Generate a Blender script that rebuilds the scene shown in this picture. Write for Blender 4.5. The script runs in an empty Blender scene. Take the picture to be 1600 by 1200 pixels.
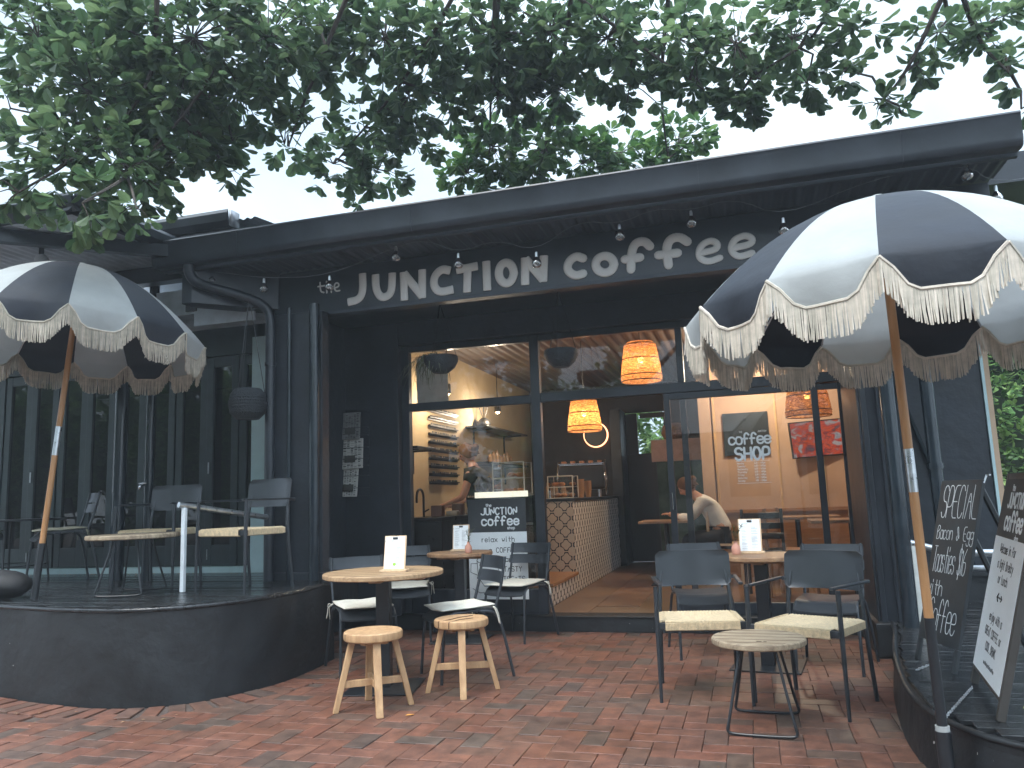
import bpy, math, random
from mathutils import Vector, Matrix, Euler
PI = math.pi
random.seed(7)
sc = bpy.context.scene
COL = sc.collection

# ------------------------------------------------------------------ camera
cam = bpy.data.objects.new("camera", bpy.data.cameras.new("camera"))
COL.objects.link(cam); sc.camera = cam
cam.data.sensor_width = 36.0
cam.data.lens = 1230 / 1600 * 36.0
cam.data.clip_start = 0.05; cam.data.clip_end = 500
_yaw, _pit, _rol = math.radians(16.42), math.radians(8.27), math.radians(-2.1)
fw = Vector((-math.sin(_yaw) * math.cos(_pit), math.cos(_yaw) * math.cos(_pit), math.sin(_pit)))
rt = Vector((math.cos(_yaw), math.sin(_yaw), 0)); up = rt.cross(fw)
r2 = rt * math.cos(_rol) + up * math.sin(_rol); u2 = up * math.cos(_rol) - rt * math.sin(_rol)
cam.matrix_world = Matrix(((r2.x, u2.x, -fw.x, 0), (r2.y, u2.y, -fw.y, 0), (r2.z, u2.z, -fw.z, 1.2), (0, 0, 0, 1)))

# ------------------------------------------------------------------ world, sun, exposure
SUN_EL, SUN_AZ = math.radians(58), math.radians(200)      # high behind the photographer, veiled by cloud
w = bpy.data.worlds.new("World"); sc.world = w; w.use_nodes = True
nt = w.node_tree; nt.nodes.clear()
def wn(t): return nt.nodes.new(t)
out = wn('ShaderNodeOutputWorld'); bg = wn('ShaderNodeBackground'); sky = wn('ShaderNodeTexSky')
sky.sky_type = 'NISHITA'; sky.sun_disc = False; sky.sun_elevation = SUN_EL; sky.sun_rotation = SUN_AZ
sky.air_density = 1.0; sky.dust_density = 2.5; sky.ozone_density = 1.0
tc = wn('ShaderNodeTexCoord'); no = wn('ShaderNodeTexNoise'); no.inputs['Scale'].default_value = 1.6; no.inputs['Detail'].default_value = 7
rp = wn('ShaderNodeValToRGB'); rp.color_ramp.elements[0].position = 0.32; rp.color_ramp.elements[1].position = 0.62
rp.color_ramp.elements[0].color = (0.55,) * 3 + (1,); rp.color_ramp.elements[1].color = (0.97,) * 3 + (1,)
mx = wn('ShaderNodeMixRGB'); mx.inputs['Color2'].default_value = (6.0, 7.2, 8.2, 1)
nt.links.new(tc.outputs['Generated'], no.inputs['Vector']); nt.links.new(no.outputs['Fac'], rp.inputs['Fac'])
nt.links.new(rp.outputs['Color'], mx.inputs['Fac']); nt.links.new(sky.outputs['Color'], mx.inputs['Color1'])
# overcast luminance: the zenith is brighter than the horizon
sp = wn('ShaderNodeSeparateXYZ'); nt.links.new(tc.outputs['Generated'], sp.inputs[0])
zr = wn('ShaderNodeMapRange'); zr.inputs['From Min'].default_value = 0.5; zr.inputs['From Max'].default_value = 1.0; zr.inputs['To Min'].default_value = 0.62; zr.inputs['To Max'].default_value = 2.3
nt.links.new(sp.outputs['Z'], zr.inputs['Value'])
yr = wn('ShaderNodeMapRange'); yr.inputs['From Min'].default_value = -0.9; yr.inputs['From Max'].default_value = 0.1; yr.inputs['To Min'].default_value = 1.6; yr.inputs['To Max'].default_value = 1.0   # sky brightened behind the camera, added as frontal fill
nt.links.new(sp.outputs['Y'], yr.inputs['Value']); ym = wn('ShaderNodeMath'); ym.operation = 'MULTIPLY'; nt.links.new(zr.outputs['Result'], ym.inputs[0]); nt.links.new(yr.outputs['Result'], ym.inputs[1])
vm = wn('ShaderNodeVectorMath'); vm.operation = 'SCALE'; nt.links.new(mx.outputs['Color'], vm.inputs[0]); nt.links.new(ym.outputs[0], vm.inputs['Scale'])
n2_ = wn('ShaderNodeTexNoise'); n2_.inputs['Scale'].default_value = 3.2; n2_.inputs['Detail'].default_value = 5; n2_.inputs['Distortion'].default_value = 0.6
cr2 = wn('ShaderNodeValToRGB'); cr2.color_ramp.elements[0].position = 0.35; cr2.color_ramp.elements[1].position = 0.65; cr2.color_ramp.elements[0].color = (0.80, 0.86, 0.93, 1); cr2.color_ramp.elements[1].color = (1.08, 1.06, 1.04, 1)
m2_ = wn('ShaderNodeMixRGB'); m2_.blend_type = 'MULTIPLY'; m2_.inputs['Fac'].default_value = 1
nt.links.new(tc.outputs['Generated'], n2_.inputs['Vector']); nt.links.new(n2_.outputs['Fac'], cr2.inputs['Fac']); nt.links.new(vm.outputs['Vector'], m2_.inputs['Color1']); nt.links.new(cr2.outputs['Color'], m2_.inputs['Color2'])
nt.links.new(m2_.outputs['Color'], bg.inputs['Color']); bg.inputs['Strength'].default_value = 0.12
nt.links.new(bg.outputs['Background'], out.inputs['Surface'])
sd = bpy.data.lights.new("sun", 'SUN'); sd.energy = 0.9; sd.angle = math.radians(22); sd.color = (1, 0.95, 0.88)
sun = bpy.data.objects.new("sun", sd); COL.objects.link(sun)
sun.rotation_euler = Euler((PI / 2 - SUN_EL, 0, PI - SUN_AZ), 'XYZ')
sc.view_settings.view_transform = 'Standard'; sc.view_settings.look = 'None'
sc.view_settings.exposure = 1.42; sc.view_settings.gamma = 1.0

# ------------------------------------------------------------------ materials
MATS = {}
def mat(name, col, rough=0.6, metal=0.0, var=0.12, scale=8, bump=0.0, bscale=60, col2=None, stretch=None, rvar=0.1, emit=None, es=1.0, transl=0.0, spec=0.5, coat=0.0, island=0.0):
    if name in MATS: return MATS[name]
    m = bpy.data.materials.new(name); m.use_nodes = True; t = m.node_tree; n = t.nodes; L = t.links
    b = n['Principled BSDF']; b.inputs['Metallic'].default_value = metal
    b.inputs['Specular IOR Level'].default_value = spec; b.inputs['Coat Weight'].default_value = coat
    tcn = n.new('ShaderNodeTexCoord'); mp = n.new('ShaderNodeMapping'); L.new(tcn.outputs['Object'], mp.inputs['Vector'])
    if stretch: mp.inputs['Scale'].default_value = stretch
    nz = n.new('ShaderNodeTexNoise'); nz.inputs['Scale'].default_value = scale; nz.inputs['Detail'].default_value = 6; nz.inputs['Roughness'].default_value = 0.6
    L.new(mp.outputs['Vector'], nz.inputs['Vector'])
    r = n.new('ShaderNodeValToRGB'); r.color_ramp.elements[0].position = 0.3; r.color_ramp.elements[1].position = 0.7
    c2 = col2 if col2 else tuple(min(1, c * (1 + var * 2)) for c in col)
    c1 = col if col2 else tuple(c * (1 - var) for c in col)
    r.color_ramp.elements[0].color = (*c1, 1); r.color_ramp.elements[1].color = (*c2, 1)
    L.new(nz.outputs['Fac'], r.inputs['Fac'])
    csock = r.outputs['Color']
    if island:
        g = n.new('ShaderNodeNewGeometry'); h = n.new('ShaderNodeHueSaturation')
        mr = n.new('ShaderNodeMapRange'); mr.inputs['To Min'].default_value = 1 - island; mr.inputs['To Max'].default_value = 1 + island
        L.new(g.outputs['Random Per Island'], mr.inputs['Value']); L.new(mr.outputs['Result'], h.inputs['Value'])
        mh = n.new('ShaderNodeMapRange'); mh.inputs['To Min'].default_value = .5 + island * .06; mh.inputs['To Max'].default_value = .5 - island * .06; L.new(g.outputs['Random Per Island'], mh.inputs['Value']); L.new(mh.outputs['Result'], h.inputs['Hue'])
        L.new(csock, h.inputs['Color']); csock = h.outputs['Color']
    L.new(csock, b.inputs['Base Color'])
    mr2 = n.new('ShaderNodeMapRange'); mr2.inputs['To Min'].default_value = max(0.02, rough - rvar); mr2.inputs['To Max'].default_value = min(1, rough + rvar)
    L.new(nz.outputs['Fac'], mr2.inputs['Value']); L.new(mr2.outputs['Result'], b.inputs['Roughness'])
    if bump:
        n2 = n.new('ShaderNodeTexNoise'); n2.inputs['Scale'].default_value = bscale; n2.inputs['Detail'].default_value = 5
        L.new(mp.outputs['Vector'], n2.inputs['Vector'])
        bp = n.new('ShaderNodeBump'); bp.inputs['Strength'].default_value = bump; bp.inputs['Distance'].default_value = 0.02
        L.new(n2.outputs['Fac'], bp.inputs['Height']); L.new(bp.outputs['Normal'], b.inputs['Normal'])
    if emit:
        b.inputs['Emission Color'].default_value = (*emit, 1); b.inputs['Emission Strength'].default_value = es
    if transl:
        tr = n.new('ShaderNodeBsdfTranslucent'); L.new(csock, tr.inputs['Color'])
        ms = n.new('ShaderNodeMixShader'); ms.inputs['Fac'].default_value = transl
        L.new(b.outputs['BSDF'], ms.inputs[1]); L.new(tr.outputs['BSDF'], ms.inputs[2])
        L.new(ms.outputs['Shader'], n['Material Output'].inputs['Surface'])
    MATS[name] = m; return m

def glass_mat(name, tint=(1, 1, 1), ior=1.5, boost=1.0, rough=0.0):
    m = bpy.data.materials.new(name); m.use_nodes = True; t = m.node_tree; n = t.nodes; L = t.links; n.remove(n['Principled BSDF'])
    tr = n.new('ShaderNodeBsdfTransparent'); tr.inputs['Color'].default_value = (*tint, 1)
    gl = n.new('ShaderNodeBsdfGlossy'); gl.inputs['Roughness'].default_value = rough
    fr = n.new('ShaderNodeFresnel'); fr.inputs['IOR'].default_value = ior
    mu = n.new('ShaderNodeMath'); mu.operation = 'MULTIPLY'; mu.inputs[1].default_value = boost; mu.use_clamp = True
    ms = n.new('ShaderNodeMixShader'); L.new(fr.outputs['Fac'], mu.inputs[0]); L.new(mu.outputs['Value'], ms.inputs['Fac'])
    L.new(tr.outputs['BSDF'], ms.inputs[1]); L.new(gl.outputs['BSDF'], ms.inputs[2]); L.new(ms.outputs['Shader'], n['Material Output'].inputs['Surface'])
    MATS[name] = m; return m

navy = mat('navy_paint', (0.014, 0.018, 0.024), 0.5, bump=0.25, bscale=14, var=0.3, scale=3)
navysmooth = mat('navy_satin_paint', (0.015, 0.019, 0.025), 0.36, var=0.25, scale=4, bump=0.03, bscale=30)
def chipped(m, thr=.70, scale=38, col=(.5, .5, .47)):
    t = m.node_tree; n = t.nodes; L = t.links; b = n['Principled BSDF']; src = b.inputs['Base Color'].links[0].from_socket
    tcn = n.new('ShaderNodeTexCoord'); a = n.new('ShaderNodeTexNoise'); a.inputs['Scale'].default_value = scale; a.inputs['Detail'].default_value = 2; c_ = n.new('ShaderNodeTexNoise'); c_.inputs['Scale'].default_value = 2.2
    L.new(tcn.outputs['Object'], a.inputs['Vector']); L.new(tcn.outputs['Object'], c_.inputs['Vector'])
    ad = n.new('ShaderNodeMath'); ad.operation = 'MULTIPLY_ADD'; ad.inputs[1].default_value = .35; L.new(c_.outputs['Fac'], ad.inputs[0]); L.new(a.outputs['Fac'], ad.inputs[2])
    g_ = n.new('ShaderNodeMath'); g_.operation = 'GREATER_THAN'; g_.inputs[1].default_value = thr + .2; L.new(ad.outputs[0], g_.inputs[0])
    mxn = n.new('ShaderNodeMixRGB'); mxn.inputs['Color2'].default_value = (*col, 1); L.new(g_.outputs[0], mxn.inputs['Fac']); L.new(src, mxn.inputs['Color1']); L.new(mxn.outputs['Color'], b.inputs['Base Color']); return m
render_black = mat('black_render', (0.008, 0.0095, 0.011), 0.5, var=0.5, scale=3, bump=0.6, bscale=6, rvar=0.15)
chipped(render_black, .772, 30)
green_black = mat('door_paint', (0.018, 0.028, 0.03), 0.35, var=0.2)
pipe_mat = mat('pipe_paint', (0.012, 0.018, 0.024), 0.16, var=0.2)
soffit_mat = mat('soffit_paint', (0.03, 0.038, 0.05), 0.5)
grey_soffit = mat('grey_sheet', (0.42, 0.46, 0.50), 0.5, var=0.25, scale=3)
pale_blue = mat('pale_blue_paint', (0.42, 0.56, 0.57), 0.6, var=0.05)
letter_mat = mat('letter_paint', (0.56, 0.55, 0.53), 0.7, var=0.04)
white_mat = mat('white_print', (0.78, 0.82, 0.83), 0.55, var=0.02)
ink = mat('black_ink', (0.02, 0.02, 0.022), 0.6, var=0.05)
blackmetal = mat('black_metal', (0.012, 0.014, 0.017), 0.36, var=0.1, scale=20)
chairmetal = mat('charcoal_powder_coat', (0.032, 0.037, 0.043), 0.32, metal=0.2, var=0.04, scale=12, bump=0.03, bscale=200)
steel = mat('galvanised_steel', (0.5, 0.52, 0.54), 0.3, metal=0.9, var=0.15, scale=25)
zinc = mat('zinc_roofing', (0.3, 0.31, 0.33), 0.45, metal=0.7, var=0.25, scale=9)
cord_mat = mat('woven_cord', (0.62, 0.49, 0.31), 0.8, var=0.25, scale=40, bump=0.5, bscale=150, stretch=(1, 6, 1))
cushion_mat = mat('cream_canvas', (0.58, 0.56, 0.48), 0.9, var=0.08, bump=0.3, bscale=25)
olive_cushion = mat('olive_canvas', (0.16, 0.16, 0.12), 0.9, var=0.1)
wood_top = mat('weathered_teak', (0.22, 0.13, 0.065), 0.6, scale=5, stretch=(1.2, 14, 4), col2=(0.50, 0.34, 0.19), bump=0.25, bscale=18)
wood_top2 = mat('brown_teak', (0.17, 0.09, 0.045), 0.5, scale=5, stretch=(1.2, 9, 4), col2=(0.40, 0.24, 0.13), bump=0.25, bscale=18)
wood_grey = mat('grey_weathered_teak', (0.15, 0.105, 0.07), 0.65, scale=5, stretch=(1.2, 14, 4), col2=(0.50, 0.40, 0.27), bump=0.3, bscale=18)
wood_stool = mat('raw_teak', (0.33, 0.18, 0.085), 0.6, scale=4, stretch=(6, 6, 1.2), col2=(0.56, 0.36, 0.19), bump=0.15, bscale=20)
wood_pole = mat('varnished_pole', (0.36, 0.17, 0.06), 0.4, scale=5, stretch=(8, 8, 0.8), col2=(0.5, 0.26, 0.11))
wood_pale = mat('pale_pine', (0.6, 0.43, 0.27), 0.6, scale=5, stretch=(6, 6, 1))
canvas_w = mat('white_canvas', (0.47, 0.495, 0.49), 0.85, var=0.06, scale=5, bump=0.5, bscale=5, transl=0.35)
canvas_b = mat('black_canvas', (0.012, 0.016, 0.024), 0.75, var=0.2, scale=5, bump=0.5, bscale=5)
fringe_mat = mat('cotton_fringe', (0.55, 0.50, 0.42), 0.95, var=0.12, scale=30, transl=0.15, island=0.2)
tan_wall = mat('tan_plaster', (0.46, 0.31, 0.21), 0.8, var=0.08, scale=2, bump=0.05, bscale=30)
cream_wall = mat('cream_plaster', (0.48, 0.37, 0.22), 0.7, var=0.06, scale=2)
dark_int = mat('dark_brown_wall', (0.025, 0.018, 0.014), 0.6, var=0.2)
ceil_mat = mat('brown_ceiling_sheet', (0.12, 0.08, 0.058), 0.6, var=0.1, scale=3)
floor_tile = mat('floor_boards', (0.16, 0.095, 0.05), 0.4, scale=3, col2=(0.24, 0.15, 0.085))
timber_int = mat('interior_timber', (0.28, 0.13, 0.05), 0.5, scale=5, stretch=(1, 8, 8), col2=(0.4, 0.2, 0.08))
black_int = mat('interior_black', (0.015, 0.014, 0.013), 0.4)
chrome = mat('chrome', (0.6, 0.6, 0.62), 0.15, metal=1.0, var=0.1)
terracotta = mat('pink_clay', (0.52, 0.26, 0.19), 0.7)
leaf_small = mat('sprig_leaf', (0.05, 0.075, 0.03), 0.6, var=0.3, transl=0.2)
spider_leaf = mat('spider_leaf', (0.10, 0.12, 0.07), 0.6, var=0.3)
basket_black = mat('black_wicker', (0.02, 0.024, 0.028), 0.6, var=0.3, scale=60, bump=0.8, bscale=90)
skin_mat = mat('skin', (0.45, 0.24, 0.16), 0.55, var=0.05)
hair_mat = mat('brown_hair', (0.085, 0.04, 0.017), 0.8, var=0.3, scale=40, stretch=(1, 1, 6))
cloth_black = mat('black_shirt_cloth', (0.015, 0.014, 0.014), 0.85)
cloth_white = mat('white_shirt_cloth', (0.62, 0.6, 0.56), 0.85)
denim = mat('dark_trouser_cloth', (0.03, 0.035, 0.045), 0.85)
chalk_board = mat('chalk_board', (0.025, 0.028, 0.03), 0.6, var=0.4, scale=3)
chalk = mat('chalk', (0.62, 0.64, 0.64), 0.9, var=0.15, scale=60)
bark = mat('bark', (0.045, 0.035, 0.028), 0.9, var=0.3, bump=0.5, bscale=30)
leaf_mat = mat('tree_leaf', (0.07, 0.118, 0.052), 0.42, var=0.35, scale=1.2, transl=0.55, island=0.45)
leaf_light = mat('hedge_leaf', (0.15, 0.27, 0.085), 0.5, var=0.35, scale=2, transl=0.4, island=0.5)
glass = glass_mat('window_glass', (0.95, 0.96, 0.95), 1.5, 1.3)
clear = glass_mat('clear_glass', (0.97, 0.98, 0.98), 1.45, 1.6)
bulb_glass = glass_mat('bulb_glass', (0.9, 0.92, 0.93), 1.5, 3.0)
dark_glass = glass_mat('door_glass', (0.25, 0.3, 0.3), 1.5, 1.2)
paper = mat('newsprint', (0.5, 0.5, 0.47), 0.8, var=0.05)

# brick pavers: one tone per brick, worn surface, damp sheen
def brick_material():
    m = bpy.data.materials.new('brick_paver'); m.use_nodes = True; t = m.node_tree; n = t.nodes; L = t.links; b = n['Principled BSDF']
    g = n.new('ShaderNodeNewGeometry'); r = n.new('ShaderNodeValToRGB'); cr = r.color_ramp
    cols = [(0, (0.085, 0.06, 0.048)), (0.12, (0.125, 0.068, 0.048)), (0.32, (0.165, 0.07, 0.045)), (0.5, (0.14, 0.068, 0.046)), (0.7, (0.18, 0.08, 0.05)), (0.86, (0.12, 0.07, 0.05)), (0.97, (0.095, 0.07, 0.055))]
    cr.elements[0].position = 0; cr.elements[0].color = (*cols[0][1], 1); cr.elements[1].position = cols[-1][0]; cr.elements[1].color = (*cols[-1][1], 1)
    for p, c in cols[1:-1]:
        e = cr.elements.new(p); e.color = (*c, 1)
    L.new(g.outputs['Random Per Island'], r.inputs['Fac'])
    tcn = n.new('ShaderNodeTexCoord')
    n1 = n.new('ShaderNodeTexNoise'); n1.inputs['Scale'].default_value = 11; n1.inputs['Detail'].default_value = 8; n1.inputs['Roughness'].default_value = 0.7
    n2 = n.new('ShaderNodeTexNoise'); n2.inputs['Scale'].default_value = 130; n2.inputs['Detail'].default_value = 3
    n3 = n.new('ShaderNodeTexNoise'); n3.inputs['Scale'].default_value = 1.1; n3.inputs['Detail'].default_value = 4
    for q in (n1, n2, n3): L.new(tcn.outputs['Object'], q.inputs['Vector'])
    r1 = n.new('ShaderNodeValToRGB'); r1.color_ramp.elements[0].position = 0.35; r1.color_ramp.elements[0].color = (0.45, 0.42, 0.42, 1)
    r1.color_ramp.elements[1].position = 0.65; r1.color_ramp.elements[1].color = (1.25, 1.15, 1.1, 1)
    L.new(n1.outputs['Fac'], r1.inputs['Fac'])
    m1 = n.new('ShaderNodeMixRGB'); m1.blend_type = 'MULTIPLY'; m1.inputs['Fac'].default_value = 0.8
    L.new(r.outputs['Color'], m1.inputs['Color1']); L.new(r1.outputs['Color'], m1.inputs['Color2'])
    r2_ = n.new('ShaderNodeMapRange'); r2_.inputs['To Min'].default_value = 0.8; r2_.inputs['To Max'].default_value = 1.2
    L.new(n2.outputs['Fac'], r2_.inputs['Value'])
    h = n.new('ShaderNodeHueSaturation'); L.new(r2_.outputs['Result'], h.inputs['Value']); L.new(m1.outputs['Color'], h.inputs['Color'])
    L.new(h.outputs['Color'], b.inputs['Base Color'])
    rr = n.new('ShaderNodeMapRange'); rr.inputs['From Min'].default_value = 0.35; rr.inputs['From Max'].default_value = 0.65; rr.inputs['To Min'].default_value = 0.34; rr.inputs['To Max'].default_value = 0.75
    L.new(n3.outputs['Fac'], rr.inputs['Value']); L.new(rr.outputs['Result'], b.inputs['Roughness'])
    bp = n.new('ShaderNodeBump'); bp.inputs['Strength'].default_value = 0.35; bp.inputs['Distance'].default_value = 0.004
    L.new(n1.outputs['Fac'], bp.inputs['Height']); L.new(bp.outputs['Normal'], b.inputs['Normal'])
    return m
brick_mat = brick_material()
joint_mat = mat('joint_sand', (0.065, 0.046, 0.036), 0.9, var=0.3, scale=40)

def deck_material():
    m = mat('wet_black_deck', (0.016, 0.017, 0.018), 0.12, var=0.4, scale=9, bump=0.25, bscale=22, rvar=0.11, stretch=(1, 5, 1))
    return m
deck_mat = deck_material()

# tiles with dark quatrefoil outlines (period in object metres), projected on plane (axis a, z)
def quatrefoil_material(name, a, per, base, line, lw=.26):
    m = bpy.data.materials.new(name); m.use_nodes = True; t = m.node_tree; n = t.nodes; L = t.links; b = n['Principled BSDF']
    tcn = n.new('ShaderNodeTexCoord'); sx = n.new('ShaderNodeSeparateXYZ'); L.new(tcn.outputs['Object'], sx.inputs[0])
    def math_(op, x, y=None, v=None):
        q = n.new('ShaderNodeMath'); q.operation = op; L.new(x, q.inputs[0])
        if y is not None: L.new(y, q.inputs[1])
        elif v is not None: q.inputs[1].default_value = v
        return q.outputs[0]
    U = math_('MULTIPLY', sx.outputs[a], v=2 * PI / per); V = math_('MULTIPLY', sx.outputs[2], v=2 * PI / per)
    cu = math_('COSINE', U); cv = math_('COSINE', V)
    s = math_('ADD', cu, cv)
    s2 = math_('MULTIPLY', math_('COSINE', math_('MULTIPLY', U, v=2.0)), math_('COSINE', math_('MULTIPLY', V, v=2.0)))
    s = math_('ADD', s, math_('MULTIPLY', s2, v=0.35))
    d = math_('ABSOLUTE', s)
    lt = math_('LESS_THAN', d, v=lw)
    mxn = n.new('ShaderNodeMixRGB'); mxn.inputs['Color1'].default_value = (*base, 1); mxn.inputs['Color2'].default_value = (*line, 1)
    L.new(lt, mxn.inputs['Fac']); L.new(mxn.outputs['Color'], b.inputs['Base Color']); b.inputs['Roughness'].default_value = 0.3
    MATS[name] = m; return m
tile_big = quatrefoil_material('quatrefoil_tile', 0, 0.15, (0.55, 0.42, 0.30), (0.02, 0.02, 0.03))
tile_small = quatrefoil_material('small_pattern_tile', 1, 0.15, (0.78, 0.72, 0.66), (0.02, 0.018, 0.02), .42)

def basket_material():
    m = bpy.data.materials.new('rattan_weave'); m.use_nodes = True; t = m.node_tree; n = t.nodes; L = t.links; b = n['Principled BSDF']; b.inputs['Roughness'].default_value = 0.7
    tcn = n.new('ShaderNodeTexCoord'); mp = n.new('ShaderNodeMapping'); mp.inputs['Scale'].default_value = (1, 1, 4.5); L.new(tcn.outputs['Object'], mp.inputs[0])
    n1 = n.new('ShaderNodeTexNoise'); n1.inputs['Scale'].default_value = 26; n1.inputs['Detail'].default_value = 4; L.new(mp.outputs[0], n1.inputs['Vector'])
    w1 = n.new('ShaderNodeTexWave'); w1.wave_type = 'BANDS'; w1.bands_direction = 'Z'; w1.inputs['Scale'].default_value = 34; w1.inputs['Distortion'].default_value = 3; w1.inputs['Detail'].default_value = 3
    L.new(tcn.outputs['Object'], w1.inputs['Vector'])
    ad = n.new('ShaderNodeMath'); ad.operation = 'MULTIPLY_ADD'; ad.inputs[1].default_value = .35; L.new(w1.outputs['Fac'], ad.inputs[0]); L.new(n1.outputs['Fac'], ad.inputs[2])
    r = n.new('ShaderNodeValToRGB'); cr = r.color_ramp; cr.elements[0].position = .5; cr.elements[0].color = (.05, .018, .006, 1); cr.elements[1].position = .8; cr.elements[1].color = (.95, .48, .16, 1); e = cr.elements.new(.62); e.color = (.42, .17, .05, 1)
    L.new(ad.outputs[0], r.inputs['Fac']); L.new(r.outputs['Color'], b.inputs['Base Color'])
    gt = n.new('ShaderNodeMath'); gt.operation = 'GREATER_THAN'; gt.inputs[1].default_value = .84; L.new(ad.outputs[0], gt.inputs[0])
    tr = n.new('ShaderNodeBsdfTransparent'); tl = n.new('ShaderNodeBsdfTranslucent'); L.new(r.outputs['Color'], tl.inputs['Color'])
    m1 = n.new('ShaderNodeMixShader'); m1.inputs['Fac'].default_value = 0.55; L.new(b.outputs['BSDF'], m1.inputs[1]); L.new(tl.outputs['BSDF'], m1.inputs[2])
    m2 = n.new('ShaderNodeMixShader'); L.new(gt.outputs[0], m2.inputs['Fac']); L.new(m1.outputs['Shader'], m2.inputs[1]); L.new(tr.outputs['BSDF'], m2.inputs[2])
    L.new(m2.outputs['Shader'], n['Material Output'].inputs['Surface'])
    return m
rattan = basket_material()

def screen_material():
    m = bpy.data.materials.new('television_picture'); m.use_nodes = True; t = m.node_tree; n = t.nodes; L = t.links; b = n['Principled BSDF']
    tcn = n.new('ShaderNodeTexCoord'); mp = n.new('ShaderNodeMapping'); mp.inputs['Scale'].default_value = (3, 1, 5); L.new(tcn.outputs['Object'], mp.inputs[0])
    v = n.new('ShaderNodeTexVoronoi'); v.inputs['Scale'].default_value = 3.2; L.new(mp.outputs[0], v.inputs['Vector'])
    nz = n.new('ShaderNodeTexNoise'); nz.inputs['Scale'].default_value = 2.8; nz.inputs['Detail'].default_value = 9; nz.inputs['Distortion'].default_value = .8; L.new(mp.outputs[0], nz.inputs['Vector'])
    r = n.new('ShaderNodeValToRGB'); cr = r.color_ramp
    cr.elements[0].position = 0.38; cr.elements[0].color = (0.10, 0.08, 0.11, 1); cr.elements[1].position = 0.8; cr.elements[1].color = (0.25, 0.25, 0.32, 1)
    for p, c in ((0.47, (0.30, 0.02, 0.03)), (0.54, (0.8, 0.10, 0.02)), (0.60, (0.45, 0.02, 0.03)), (0.68, (0.5, 0.42, 0.4))):
        e = cr.elements.new(p); e.color = (*c, 1)
    ad = n.new('ShaderNodeMath'); ad.operation = 'MULTIPLY_ADD'; ad.inputs[1].default_value = 0.12; L.new(v.outputs['Distance'], ad.inputs[0]); L.new(nz.outputs['Fac'], ad.inputs[2])
    L.new(ad.outputs[0], r.inputs['Fac']); L.new(r.outputs['Color'], b.inputs['Emission Color']); b.inputs['Emission Strength'].default_value = 0.22
    b.inputs['Base Color'].default_value = (0.02, 0.02, 0.02, 1); b.inputs['Roughness'].default_value = 0.2
    return m

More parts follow.
